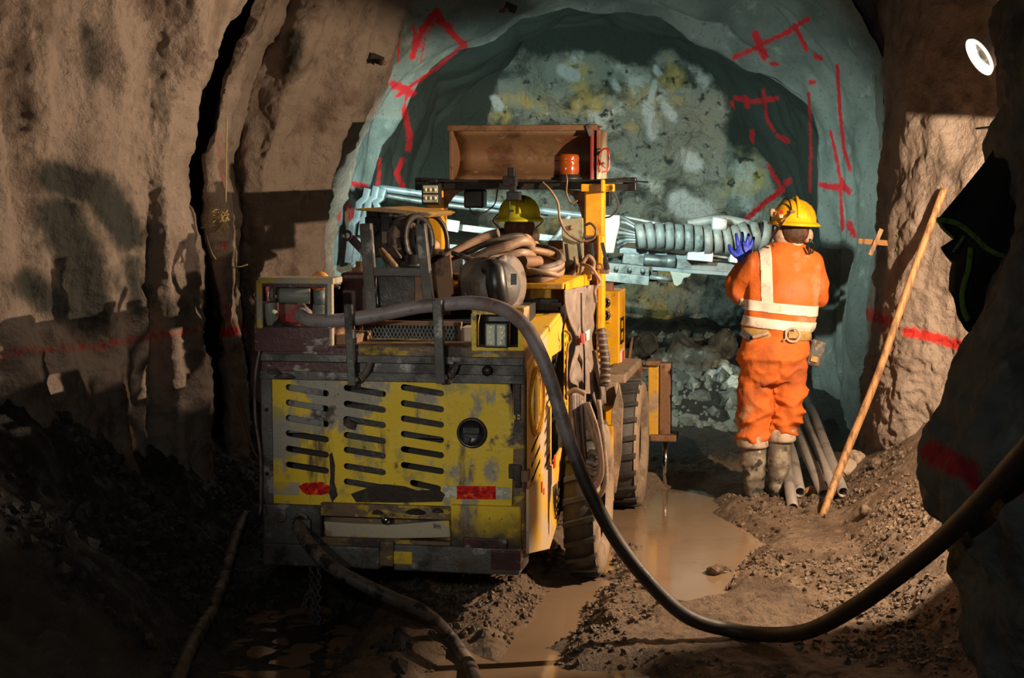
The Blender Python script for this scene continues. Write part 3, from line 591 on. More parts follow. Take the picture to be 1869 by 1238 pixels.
# bumper
mb = MB(); mb.pb(480, 924, 585, 1000, -.03, .25); R('bumper_left', mb, 'grimy_steel', .008)
mb = MB(); mb.pb(822, 926, 950, 1004, -.03, .25); o = R('bumper_right', mb, 'yellow', .008)
fattr(o.data, 'dark', np.array([.8 if v.co.z < .42 else .25 for v in o.data.vertices]))
mb = MB(); mb.pb(585, 926, 822, 1002, .03, .25); R('bumper_recess', mb, 'grimy_edge', .004)
mb = MB(); q = [MP(x, y, -.005) for x, y in ((590, 952), (650, 956), (720, 958), (820, 950), (822, 982), (720, 984), (595, 980))]; mb.prism(q, (0, .04, 0)); R('number_board', mb, 'beige_scrape', .006)
mb = MB(); mb.pb(585, 926, 822, 942, -.03, .03); mb.pb(585, 990, 822, 1004, -.03, .03); R('flange', mb, 'grimy_edge', .004)
mb = MB(); mb.pb(480, 1000, 692, 1032, -.05, .2); mb.pb(718, 1003, 948, 1042, -.05, .2); R('lower_flange', mb, 'grimy_steel', .008)
mb = MB(); mb.pb(692, 990, 718, 1034, -.065, .1); R('tow_lug', mb, 'grimy_edge', .006)
mb = MB(); mb.pb(716, 1008, 752, 1030, -.056, -.04); R('paint_patch', mb, 'yellow', .004)
mb = MB(); mb.pb(845, 985, 925, 1000, -.05, -.03); R('bracket', mb, 'maroon', .004)
mb = MB(); mb.pb(896, 1008, 950, 1040, -.06, 0); R('bracket', mb, 'maroon', .004)
mb = MB(); mb.lathe(MP(513, 943, -.03), (0, -1, 0), [(.024, 0), (.026, .006), (.018, .010), (.014, .0)], 20); R('mounting_ring', mb, 'grimy_steel', 0)
mb = MB(); mb.lathe(MP(552, 948, -.03), (0, -1, 0), [(.030, 0), (.034, .012), (.022, .020), (.018, .0)], 20); mb.pb(528, 950, 566, 966, -.06, -.03); R('cable_clamp', mb, 'grimy_steel', .002)
mb = MB(); mb.lathe(MP(704, 950, -.034), (0, -1, 0), [(0, 0), (.020, 0), (.018, .006), (0, .008)], 16); R('chrome_plug', mb, 'chrome', 0)
# chain
chain = bpy.data.objects.new('chain', mesh_from('chain', [], [])); COL.objects.link(chain); chain.parent = rig
def chainline(pts, parent, mat='grimy_steel', r=.0045, L_=.032):
    cp_ = catmull(pts, 14); d = [0]
    for a, b in zip(cp_, cp_[1:]): d.append(d[-1]+(b-a).length)
    s_ = 0; i = 0; me0 = None
    while s_ < d[-1]-L_*.7:
        f = lambda q: Vector([np.interp(q, d, [p[j] for p in cp_]) for j in range(3)])
        a = f(s_); b = f(s_+L_); ax2 = (b-a).normalized()
        side = ax2.orthogonal().normalized() if abs(ax2.z) < .99 else Vector((1, 0, 0)); sd = side if i % 2 else ax2.cross(side)
        c = (a+b)/2; l2 = (b-a).length*.5*.95
        pts_ = [c+ax2*(l2*math.cos(t)*1.0)+sd*(.010*math.sin(t)) for t in np.linspace(0, 2*PI, 12, endpoint=False)]
        m_ = MB(); m_.tube(pts_, r, 6, 2, closed=True); obj('chain_link', m_, mat, parent); s_ += L_*.74; i += 1
chainline([MP(565, 1015, -.03), MP(568, 1050, -.02), MP(572, 1100, -.02), MP(570, 1135, -.02), MP(576, 1175, -.02)], chain)
chainline([MP(582, 1018, -.01), MP(581, 1060, -.01), MP(580, 1110, -.01), MP(582, 1150, -.01)], chain)
chainline([MP(566, 1075, -.04), MP(556, 1100, -.04), MP(553, 1122, -.04)], chain)
# cage with hoses at the left rear
plate('cage', [m2(470, 640), m2(606, 640), m2(606, 515), m2(598, 511), m2(478, 511), m2(470, 517)],
      [[m2(x, y) for x, y in h] for h in ([(481, 549), (503, 549), (503, 522), (481, 522)], [(508, 524), (508, 549), (481, 554), (481, 588), (485, 596), (596, 596), (598, 524)])], .02, XZ(-.03), 'maroon', rig, .004)
mb = MB(); mb.pb(470, 508, 608, 518, -.05, .10); mb.pb(468, 512, 478, 600, -.05, -.03); mb.pb(597, 515, 606, 600, -.05, -.02); mb.pb(600, 514, 606, 632, -.03, .0); R('cage_frame', mb, 'beige_scrape', .005)
mb = MB(); mb.pb(474, 596, 606, 636, .0, .12); mb.pb(470, 520, 476, 600, .0, .3); R('cage_floor', mb, 'maroon', .005)
mb = MB(); mb.pb(509, 548, 545, 590, .16, .2); R('cage_panel', mb, 'red_edge', .004)
mb = MB(); mb.tube([MP(500, 538, .06), MP(530, 539, .04), MP(566, 540, .06)], .036, 14); R('grey_sleeve', mb, 'pale_plate', 0)
mb = MB(); mb.tube([MP(493, 550, .02), MP(494, 570, .02), MP(497, 590, .04)], .029, 14); R('grey_sleeve', mb, 'pale_plate', 0)
mb = MB(); mb.tube([MP(585, 556, .02), MP(584, 566, .02), MP(583, 577, .02)], .032, 14); mb.tube([MP(583, 530, .02), MP(585, 555, .02)], .027, 14); R('grey_sleeve', mb, 'wrap', 0)
mb = MB(); mb.tube([MP(505, 596, .03), MP(520, 603, .01), MP(545, 608, .0), MP(570, 604, .02)], .031, 12); R('fabric_sleeve', mb, 'grimy_steel', 0)
mb = MB(); mb.tube([MP(550, 560, .1), MP(560, 572, .06), MP(568, 585, .06)], .02, 10); R('fabric_sleeve', mb, 'hose_mauve', 0)
c = MP(583, 514, .18); mb = MB(); mb.lathe(c, (-.1, -1, .25), [(0, .02), (.03, .016), (.046, 0), (.046, -.012), (0, -.012)], 24); R('orange_knob', mb, 'orange_plastic', 0)
mb = MB(); mb.tube([MP(606, 524, .2), MP(614, 523, .2), MP(620, 526, .2)], .007, 8); R('pin', mb, 'dusty_rubber', 0)
# mesh guard
xs0, xs1 = m2(662, 630, .2), m2(838, 592, .2)
mb = MB(); W_ = xs1[0]-xs0[0]; H_ = xs1[1]-xs0[1]; nx = 26; dx = W_/nx; nz = 3; dz = H_/nz
for i in range(nx):
    for j in range(nz):
        x = xs0[0]+i*dx; z = xs0[1]+j*dz
        for (a, b) in (((x, z), (x+dx/2, z+dz/2)), ((x+dx/2, z+dz/2), (x+dx, z)), ((x+dx/2, z+dz/2), (x+dx, z+dz)), ((x, z+dz), (x+dx/2, z+dz/2))):
            mb.bar((a[0], .2, a[1]), (b[0], .2, b[1]), .0028, .003, (0, 1, 0))
R('mesh_guard', mb, 'steel_mid', 0)
mb = MB(); mb.pb(655, 588, 842, 593, .19, .215); mb.pb(655, 629, 842, 636, .19, .215); mb.pb(655, 590, 660, 632, .19, .215); mb.pb(836, 590, 841, 632, .19, .215); R('guard_frame', mb, 'rust_brown', .002)
mb = MB(); mb.pb(640, 590, 860, 640, .33, .6); R('tool_tray', mb, 'interior', .003)
mb = MB(); mb.pb(606, 545, 690, 650, .5, .8); mb.pb(478, 524, 606, 640, .30, .5); mb.pb(690, 560, 960, 650, .62, .9); R('inner_body', mb, 'interior', .003)
mb = MB(); mb.pb(841, 598, 862, 626, .2, .32); R('tray_plate', mb, 'yellow_box', .003)
mb = MB(); mb.pb(610, 612, 652, 655, .03, .28); mb.tube([MP(608, 625, .05), MP(622, 600, .1), MP(645, 590, .12)], .03, 10); R('hose_mount', mb, 'rust_brown', .006)
# two hooked uprights
for x0, y0, x1, y1, w_ in ((636, 556, 643, 704, 15), (798, 548, 805, 700, 17)):
    mb = MB(); a = MP(x0, y0, -.10); b = MP(x1, y1, -.075); mb.bar(a, b, w_*.00237, .028, (0, 1, 0)); mb.bar(b+Vector((-.01, 0, .01)), b+Vector((.028, -.0, .03)), .02, .02, (0, 1, 0))
    mb.box((a[0]+.005, -.03, (a[2]*.6+b[2]*.4)), (.03, .05, .02)); R('hooked_bar', mb, 'grimy_steel', .004)
# lamp housing at the right rear
q = [m2(x, y, -.03) for x, y in ((862, 640), (956, 640), (956, 567), (866, 567), (860, 574))]
plate('lamp_box', q, [[m2(x, y, -.03) for x, y in ((870, 634), (946, 634), (946, 574), (870, 574))]], .012, XZ(-.03), 'yellow', rig, .003)
mb = MB(); mb.pb(860, 562, 957, 570, -.035, .10); mb.pb(946, 566, 957, 640, -.03, .10); mb.pb(860, 570, 867, 640, -.03, .10); R('lamp_box_shell', mb, 'yellow_box', .006)
mb = MB(); mb.pb(866, 570, 948, 640, .10, .14); R('lamp_box_back', mb, 'interior', 0)
def led_lamp(px, py, v, w_, h_, rows, colsn, name='led_lamp', split='v', tilt=0, body='black_plastic'):
    c = MP(px, py, v); mb = MB(); mb.box(c, (w_, .055, h_)); mb.box(c+Vector((0, -.03, 0)), (w_*.96, .01, h_*.96)); root = R(name, mb, body, .010)
    mb = MB()
    for sg in (-1, 1):
        if split == 'v': mb.box(c+Vector((sg*w_*.215, -.036, 0)), (w_*.36, .006, h_*.80))
        else: mb.box(c+Vector((0, -.036, sg*h_*.215)), (w_*.82, .006, h_*.36))
    R('lens', mb, 'lens', .004, root)
    for i in range(colsn):
        for j in range(rows):
            x = (i-(colsn-1)/2)*w_*.78/colsn; z = (j-(rows-1)/2)*h_*.78/rows
            if split == 'v' and abs(j-(rows-1)/2) < 1: x *= 1.25
            m_ = MB(); m_.lathe(c+Vector((x, -.038, z)), (0, -1, 0), [(.0, .004), (.008, .004), (.0095, .002), (.0095, 0)], 12); R('led', m_, 'led', 0, root)
    mb = MB(); mb.box(c+Vector((0, .02, h_/2+.012)), (w_*.5, .03, .022)); R('lamp_bracket', mb, body, .004, root)
    return root
led_lamp(908, 611, -.01, .105, .112, 4, 2)
mb = MB(); mb.pb(890, 577, 930, 588, -.045, .0); R('lamp_visor', mb, 'black_plastic', .004)
# body behind, right: yellow hood
z_top = MP(960, 562, .34)[2]
mb = MB(); hood = [(-.03, .34), (.585, .34), (.60, 1.25), (-.03, 1.25)]
a = MP(958, 600, .34); b = MP(958, 572, .34)
mb.hull8([(.18, .32, 1.12), (.588, .32, 1.12), (.588, .32, 1.235), (.18, .32, 1.36-.125)], [(.18, 1.05, 1.12), (.588, 1.05, 1.12), (.588, 1.05, 1.315), (.18, 1.05, 1.315)])
mb.hull8([(.0, .02, 1.10), (.588, .02, 1.10), (.588, .02, 1.175), (.0, .02, 1.175)], [(.0, .34, 1.10), (.588, .34, 1.10), (.588, .34, 1.24), (.0, .34, 1.24)])
R('sloping_hood', mb, 'yellow_box', .008)
mb = MB(); mb.pb(885, 522, 1006, 568, 1.05, 1.9); o = R('hood', mb, 'yellow_muddy', .008)
mb = MB(); p = MP(1006, 516, 1.05); mb.b2((-.05, 1.0, p[2]-.03), (.60, 1.98, p[2])); R('hood_lid', mb, 'yellow_clean', .006)
mb = MB(); mb.pb(878, 546, 1020, 566, .98, 1.04); mb.pb(1004, 552, 1026, 560, .95, 1.0); R('step_bar', mb, 'black_steel', .004)
# perforated strip along the lid and down the flank
z0 = MP(1006, 516, 1.05)[2]
hs = [[(y0+v, z0-.085+dz_) for v, dz_ in ((0, 0), (.035 if k % 3 else .015, 0), (.035 if k % 3 else .015, .02), (0, .02))] for k, y0 in enumerate(np.linspace(1.10, 1.84, 9))]
plate('perforated_strip', [(1.04, z0-.11), (1.95, z0-.11), (1.95, z0-.005), (1.04, z0-.005)], hs, .002, YZ(.606), 'yellow_clean', rig, .002)
# flank panel with slanted slots and round grille
flank = [(.015, .64), (.015, 1.13), (.10, 1.16), (.34, 1.225), (.60, 1.27), (.98, 1.27), (.98, 1.12), (.86, 1.12), (.72, .98), (.72, .72), (.98, .52), (.98, .62), (1.16, .60), (1.16, .45), (1.1, .40)]
fl = [(.015, .62), (.015, 1.13), (.34, 1.215), (.60, 1.25), (1.10, 1.30), (1.10, 1.22), (.74, 1.17), (.70, 1.12), (.70, .60)]
hl = []
for k in range(10): z = 1.045-k*.053; hl.append([(.49, z-.048), (.67, z), (.67, z+.02), (.49, z-.028)])
for k in range(4): z = .815-k*.066; hl.append([(.12, z-.055), (.37, z), (.37, z+.02), (.12, z-.035)])
for k in range(6): x = .125+k*.044; h_ = .125*math.sqrt(max(.05, 1-((x-.235)/.15)**2)); hl.append([(x-.013, .98-h_), (x+.013, .98-h_), (x+.013, .98+h_), (x-.013, .98+h_)])
plate('flank_panel', fl, hl, .0016, YZ(.590), 'yellow_box', rig, .0)
ring = [(.235+.17*math.cos(t), .98+.155*math.sin(t)) for t in np.linspace(0, 2*PI, 28, endpoint=False)]; ring2 = [(.235+.155*math.cos(t), .98+.14*math.sin(t)) for t in np.linspace(0, 2*PI, 28, endpoint=False)]
plate('grille_ring', ring, [ring2], .014, YZ(.602), 'yellow_clean', rig, .001)
plate('skirt_panel', [(.015, .625), (.70, .62), (1.16, .68), (1.20, .42), (.60, .24), (.015, .345)], [], .014, YZ(.592), 'yellow_box', rig, .002)
fattr(rig.children[-1].data, 'dark', np.zeros(len(rig.children[-1].data.vertices)))
hs = [[(x0+v, zz+dz_) for v, dz_ in ((0, 0), (.035, 0), (.035, .022), (0, .022))] for zz in np.linspace(.80, 1.18, 10) for x0 in (1.04, 1.105)]
plate('perforated_post', [(1.02, .66), (1.17, .66), (1.17, 1.27), (1.08, 1.27), (1.02, 1.22)], hs, .002, YZ(.602), 'yellow_clean', rig, .001)
mb = MB(); mb.b2((.555, .015, .35), (.585, .04, 1.13)); mb.b2((.56, -.02, .66), (.60, .05, .71)); R('corner_edge', mb, 'rust_brown', .004)
for k in range(4):
    mb = MB(); r_ = .17-.035*k; mb.tube([(.606, .80+.8*r_*math.cos(t), .52+r_*math.sin(t)) for t in np.linspace(PI, 2*PI, 14)], .004, 5, 1); R('coil_shadow_line', mb, 'black_steel', 0)  # black arcs drawn in for the shadow rings of the hose coil
mb = MB(); mb.b2((.601, .70, .60), (.604, .75, .66)); R('warning_sticker', mb, 'paint_red', 0)
mb = MB(); mb.b2((.601, .34, .55), (.6035, .355, .60)); mb.b2((.601, .40, .53), (.6035, .41, .56)); R('warning_sticker', mb, 'paint_red', 0)
# hydraulic tank, frame and box at mid rear
mb = MB(); mb.pb(622, 498, 680, 600, .45, .9); R('oil_tank', mb, 'maroon', .012)
mb = MB(); mb.lathe(MP(660, 497, .6), (0, 0, 1), [(0, 0), (.045, 0), (.045, .02), (.028, .025), (.028, .05), (0, .05)], 18); R('filler_neck', mb, 'rust_brown', 0)
for (a, b, w_) in (((668, 408), (682, 600), .052), ((768, 408), (784, 562), .045)):
    mb = MB(); mb.bar(MP(*a, .42), MP(*b, .42), w_, .05, (0, 1, 0)); R('frame_bar', mb, 'grimy_steel', .005)
mb = MB(); mb.pb(679, 489, 775, 504, .40, .44); R('crossbar', mb, 'grimy_steel', .004)
mb = MB(); mb.pb(687, 503, 758, 562, .47, .75); R('battery_box', mb, 'black_steel', .006)
mb = MB(); mb.pb(757, 500, 776, 560, .46, .75); R('box_side', mb, 'rust_brown', .004)
q = [MP(x, y, .50) for x, y in ((784, 484), (822, 464), (828, 535), (822, 542), (822, 575), (808, 575), (795, 530), (786, 530))]
mb = MB(); mb.prism(q, (0, .012, 0)); R('bent_plate', mb, 'rust_brown', .003)
mb = MB(); mb.tube([MP(826, 536, .8), MP(842, 528, .8), MP(850, 520, .8)], .03, 10); mb.tube([MP(818, 505, .85), MP(845, 505, .85), MP(880, 500, .9)], .018, 10); R('pipe_elbow', mb, 'rust_brown', 0)
# small roof, valve box and tank fittings at the left
q = [MP(x, y, 1.15) for x, y in ((648, 381), (700, 379), (780, 388), (790, 391), (780, 397), (745, 397), (736, 391), (650, 384))]
mb = MB(); mb.prism(q, (0, .55, 0)); R('tool_roof', mb, 'yellow_muddy', .003)
mb = MB(); mb.pb(666, 396, 694, 470, 1.15, 1.5); mb.pb(668, 384, 690, 400, 1.2, 1.5); R('valve_block', mb, 'black_steel', .006)
mb = MB(); mb.pb(694, 390, 712, 462, 1.1, 1.5); R('valve_cover', mb, 'black_plastic', .006)
mb = MB(); mb.pb(697, 423, 706, 444, 1.08, 1.1); R('label_plate', mb, 'dirty_plate', 0)
mb = MB(); mb.pb(712, 400, 752, 476, 1.35, 1.5); R('dust_shield', mb, 'rust_brown', .004)
for k in range(3): mb = MB(); mb.lathe(MP(676+k*3, 420, 1.14-k*.01), (0, -1, 0), [(.03-.006*k, 0), (.034-.006*k, .004), (.03-.006*k, .008)], 18); R('cable_coil', mb, 'dusty_rubber', 0)
q = [MP(x, y, 1.1) for x, y in ((629, 424), (638, 423), (668, 458), (666, 470), (655, 462), (628, 432))]
mb = MB(); mb.bar(MP(640, 434, 1.1), MP(672, 468, 1.1), .04, .012, (0, 1, 0)); mb.lathe(MP(634, 430, 1.08), (0, -1, 0), [(.014, 0), (.028, 0), (.028, .012), (.014, .012), (.014, 0)], 18); R('lever_arm', mb, 'maroon', .002)
mb = MB(); c = MP(735, 440, 1.2); mb.lathe(c, (.75, -.6, .15), [(0, .12), (.04, .12), (.05, .10), (.115, .075), (.12, .06), (.12, -.05), (.10, -.06), (0, -.06)], 28); R('fan_drum', mb, 'dusty_rubber', 0)
mb = MB(); c = MP(758, 438, 1.12); mb.lathe(c, (.9, -.35, .1), [(.10, 0), (.13, 0), (.13, .03), (.10, .03), (.10, 0)], 28); R('fan_rim', mb, 'black_steel', 0)
for k in range(5):
    mb = MB(); t = k*PI*2/5; mb.bar(c, c+Vector((.02, -.11*math.cos(t)*.5, .11*math.sin(t))), .05, .006, (1, 0, 0)); R('fan_blade', mb, 'black_plastic', .001)
mb = MB(); c = MP(785, 445, 1.5); mb.tube([c+Vector((.085*math.cos(t), .03*math.cos(t), .145*math.sin(t))) for t in np.linspace(0, 2*PI, 16, endpoint=False)], .013, 8, 2, closed=True); R('steering_ring', mb, 'black_plastic', 0)
mb = MB(); mb.lathe(c+Vector((0, .03, -.02)), (0, -1, 0), [(0, 0), (.05, 0), (.05, .02), (0, .03)], 18); R('orange_hub', mb, 'rust_red', 0)
mb = MB(); mb.lathe(MP(752, 487, .8), (0, 0, 1), [(0, 0), (.06, 0), (.05, .02), (.032, .025), (.032, .055), (0, .06)], 18); R('black_cap', mb, 'black_plastic', 0)
mb = MB(); mb.tube([MP(695, 455, .75), MP(705, 470, .72), (MP(724, 488, .7))], [.012, .022, .012], 8); R('grease_gun', mb, 'rust_red', 0)
mb = MB(); mb.tube([MP(715, 449, .9), MP(732, 470, .85)], .006, 6, 1); R('rod', mb, 'dusty_rubber', 0)
mb = MB(); mb.tube([MP(698, 470, .7), MP(708, 490, .7)], .003, 6, 1); R('rod', mb, 'dusty_rubber', 0)
# air filter drum
c = MP(898, 522, .62); ax2 = Vector((.55, -.80, .02))
mb = MB(); mb.lathe(c, ax2, [(0, .11), (.05, .108), (.09, .09), (.118, .06), (.125, .03), (.125, -.02)], 36); dr = R('air_filter', mb, 'grimy_steel', 0)
mb = MB(); mb.lathe(c+Vector((.03, .06, 0)), (.9, -.45, 0), [(.0, -.16), (.12, -.16), (.128, -.13), (.128, -.04), (.14, -.04), (.14, -.02), (.128, -.018), (.128, .02), (.142, .02), (.142, .045), (.125, .05), (0, .05)], 36); R('filter_body', mb, 'dusty_rubber', 0, dr)
mb = MB(); mb.tube([MP(884, 488, .48), MP(902, 492, .46), MP(906, 520, .45), MP(912, 552, .47)], [.03, .045, .05, .045], 12); R('filter_duct', mb, 'black_plastic', 0, dr)
mb = MB(); mb.pb(932, 500, 942, 520, .5, .52); R('filter_clip', mb, 'black_plastic', .001, dr)
# coil of hydraulic hoses on the deck
def hose(name, pts, r, mat, vv=None, n=10, parent=None, sm=8):
    mb = MB(); mb.tube([MP(*p) if isinstance(p, tuple) else p for p in pts], r, n, sm); return obj(name, mb, mat, parent or rig)
hose('hose', [(812, 470, 1.0), (850, 448, 1.05), (890, 430, 1.1), (910, 425, 1.1)], .021, 'hose_tan')
hose('hose', [(800, 480, 1.1), (845, 462, 1.1), (880, 447, 1.12), (915, 436, 1.15), (950, 432, 1.2), (962, 445, 1.3), (955, 470, 1.5)], .019, 'hose_dark')
hose('hose', [(850, 480, 1.0), (890, 462, 1.02), (925, 450, 1.05), (955, 440, 1.1), (968, 452, 1.2), (960, 475, 1.35), (900, 490, 1.4)], .026, 'hose_tan')
hose('hose', [(870, 468, 1.2), (905, 452, 1.25), (935, 440, 1.3), (960, 434, 1.4), (972, 446, 1.5)], .02, 'hose_tan')
hose('hose', [(880, 478, .95), (920, 470, 1.0), (955, 462, 1.05), (972, 470, 1.2), (960, 482, 1.5)], .022, 'hose_tan')
for k, (a, r_, mt) in enumerate(((0, .018, 'hose_tan'), (8, .017, 'hose_dark'), (16, .018, 'hose_tan'), (-9, .016, 'dusty_rubber'), (22, .015, 'hose_tan'))):
    hose('hose', [(955+k*2, 500+a*.6, 1.1), (985, 497+a*.7, 1.02), (1018, 488+a*.7, 1.1), (1024, 476+a*.8, 1.3), (1005, 464+a, 1.5), (970, 458+a, 1.6), (930, 462+a, 1.6), (925, 480+a*.8, 1.3)], r_, mt)
hose('hose', [(960, 492, 1.0), (1000, 498, 1.0), (1022, 502, 1.1), (1020, 488, 1.25)], .012, 'hose_tan'); hose('hose', [(965, 455, 1.2), (1000, 462, 1.3), (1022, 472, 1.5)], .018, 'rust_red')
mb = MB(); mb.cyl(MP(954, 478, 1.0), MP(984, 478, 1.1), .03, 18); R('brass_union', mb, 'rust_brown', .003)
hose('hose', [(826, 462, .9), (850, 470, .85), (876, 480, .8)], .012, 'hose_black')
mb = MB(); mb.lathe(MP(976, 448, 1.6), (0, -1, .3), [(0, .012), (.02, .01), (.024, 0), (.02, -.03)], 16); R('orange_cap', mb, 'orange_plastic', 0)
# canopy
zc = 1.945
P0 = lambda px, py, v: MP(px, py, v)
aL = MP(757, 325, 1.95)[0]; aR = MP(1127, 330, 1.95)[0]
mb = MB(); mb.hull8([(aL, 1.95, zc-.012), (aR, 1.95, zc-.012), (aR, 1.95, zc), (aL, 1.95, zc)], [(aL+.05, 3.90, zc-.02), (aR-.02, 3.90, zc-.02), (aR-.02, 3.90, zc-.008), (aL+.05, 3.90, zc-.008)]); canopy = R('canopy_roof', mb, 'black_steel', .003)
mb = MB(); mb.pb(785, 330, 1100, 346, 2.0, 2.05); mb.pb(790, 328, 812, 342, 2.0, 2.9); mb.pb(1060, 336, 1112, 349, 1.97, 2.9); R('canopy_frame', mb, 'black_steel', .004)
mb = MB(); mb.pb(780, 346, 808, 480, 2.02, 2.14); R('canopy_post', mb, 'yellow_clean', .01)
mb = MB(); mb.pb(1066, 346, 1101, 440, 2.0, 2.12); mb.pb(1088, 430, 1102, 700, 1.9, 2.0); R('canopy_post', mb, 'yellow_clean', .01)
mb = MB(); mb.pb(1000, 440, 1098, 560, 2.15, 2.2); R('dash_panel', mb, 'rust_brown', .004)
mb = MB(); mb.pb(780, 460, 810, 560, 1.6, 2.1); R('left_sill', mb, 'black_steel', .01)
for pts in ([(806, 346), (850, 346), (832, 354), (818, 372), (812, 400), (806, 400)], [(1067, 348), (1025, 346), (1045, 358), (1056, 375), (1064, 404), (1067, 404)]):
    q = [MP(x, y, 2.05) for x, y in pts]; mb = MB(); mb.prism(q, (0, .02, 0)); R('gusset', mb, 'rust_brown', .002)
mb = MB(); mb.pb(1060, 336, 1120, 350, 1.93, 1.99); mb.pb(1096, 328, 1102, 350, 1.90, 1.96); mb.pb(1104, 338, 1119, 350, 1.93, 2.0); R('post_collar', mb, 'yellow_clean', .004)
# beacon
c = MP(1034, 318, 2.15); c.z = zc
mb = MB(); mb.lathe(c, (0, 0, 1), [(0, 0), (.085, 0), (.085, .012), (.072, .016), (.072, .03), (0, .03)], 32); bea = R('beacon', mb, 'black_plastic', 0)
mb = MB(); mb.lathe(c+Vector((0, 0, .03)), (0, 0, 1), [(.066, 0), (.069, .01), (.069, .06), (.066, .066), (.069, .072), (.068, .098), (.060, .108), (0, .112)], 40); R('amber_lens', mb, 'amber', 0, bea)
mb = MB(); mb.lathe(c+Vector((0, 0, .03)), (0, 0, 1), [(0, .0), (.03, .0), (.035, .05), (0, .07)], 20); R('reflector', mb, 'chrome', 0, bea)
led_lamp(788, 354, 1.9, .10, .115, 2, 3, 'canopy_lamp', 'h')
mb = MB(); mb.pb(846, 346, 882, 380, 2.3, 2.42); l2 = R('canopy_lamp', mb, 'black_plastic', .012, label='black lamp facing away under the canopy')
hose('cable', [(856, 378, 2.3), (866, 392, 2.25), (884, 388, 2.25), (903, 372, 2.25), (908, 345, 2.1)], .004, 'hose_dark', n=6)
mb = MB(); mb.pb(1102, 350, 1113, 376, 2.2, 2.3)
for k in range(5): mb.pb(1101+k*2.4, 351, 1102.2+k*2.4, 375, 2.18, 2.2)
R('canopy_lamp', mb, 'black_plastic', .003, label='small finned lamp beside the right post')
hose('cable', [(1112, 345, 2.1), (1124, 358, 2.1), (1128, 378, 2.1), (1116, 394, 2.1), (1102, 398, 2.1)], .005, 'hose_dark', n=6)
hose('cable', [(990, 333, 1.95), (1005, 348, 1.92), (1018, 370, 1.92), (1022, 400, 1.92), (1035, 425, 1.9), (1060, 440, 1.9), (1082, 436, 1.9), (1088, 420, 1.9), (1078, 408, 1.95), (1068, 412, 1.98)], .007, 'hose_tan', n=8)
hose('cable', [(1033, 319, 1.96), (1035, 330, 1.93), (1034, 352, 1.93), (1042, 370, 1.93), (1054, 366, 1.93)], .005, 'rust_brown', n=6)
mb = MB(); mb.pb(917, 321, 942, 340, 1.90, 1.96); mb.pb(926, 306, 939, 326, 1.9, 1.95); mb.pb(929, 335, 941, 352, 1.90, 1.94); cl = R('camera_clamp', mb, 'black_steel', .004)
mb = MB(); mb.pb(924, 350, 948, 366, 1.86, 1.93); R('monitor', mb, 'black_plastic', .005, cl)
mb = MB(); mb.tube([MP(930, 366, 1.95), MP(930, 385, 1.95), MP(929, 405, 1.95)], .004, 6); mb.pb(928, 383, 937, 387, 1.94, 1.95); R('strap', mb, 'black_plastic', 0, cl)
# control levers and plates beside the right post
mb = MB(); q = [MP(x, y, 1.92) for x, y in ((1024, 400), (1064, 398), (1066, 520), (1030, 520))]; mb.prism(q, (0, .012, 0)); R('control_plate', mb, 'dirty_plate', .003)
mb = MB(); mb.lathe(MP(1042, 416, 1.915), (0, -1, 0), [(0, 0), (.014, 0), (.012, .008), (0, .010)], 14); R('bolt', mb, 'rust_brown', 0)
mb = MB(); mb.pb(1066, 430, 1096, 520, 1.97, 2.02); R('hose_guide', mb, 'rust_brown', .004)
for a, b in (((1033, 445), (1037, 480)), ((1056, 445), (1060, 480)), ((1079, 443), (1083, 480)), ((1099, 443), (1110, 492))):
    mb = MB(); mb.bar(MP(*a, 1.80), MP(*b, 1.80), .018, .012, (0, 1, 0)); R('lever', mb, 'black_plastic', .003)
mb = MB(); mb.pb(1094, 492, 1111, 500, 1.8, 1.84); mb.pb(1100, 470, 1109, 495, 1.8, 1.82); mb.lathe(MP(1095, 487, 1.78), (0, -1, 0), [(.010, 0), (.020, 0), (.020, .012), (.010, .012), (.010, 0)], 16); R('lever_mount', mb, 'rust_brown', .002)
mb = MB(); mb.lathe(MP(1041, 490, 1.8), (0, -1, 0), [(0, 0), (.045, 0), (.045, .03), (0, .034)], 18); mb.pb(1030, 478, 1052, 510, 1.83, 1.9); R('valve_bank', mb, 'black_steel', .004)
mb = MB(); mb.pb(1052, 488, 1078, 512, 1.85, 1.9); R('valve_plate', mb, 'yellow_muddy', .003)
hose('hose', [(1050, 508, 1.78), (1060, 500, 1.78), (1064, 480, 1.78), (1074, 468, 1.78), (1084, 480, 1.78), (1080, 500, 1.75)], .012, 'hose_tan'); hose('hose', [(1026, 508, 1.7), (1044, 506, 1.7), (1052, 490, 1.75), (1050, 470, 1.8)], .011, 'hose_tan')
hose('hose', [(1060, 482, 1.75), (1078, 488, 1.7), (1088, 500, 1.7), (1096, 516, 1.7), (1086, 530, 1.6), (1088, 552, 1.6)], .009, 'hose_tan')
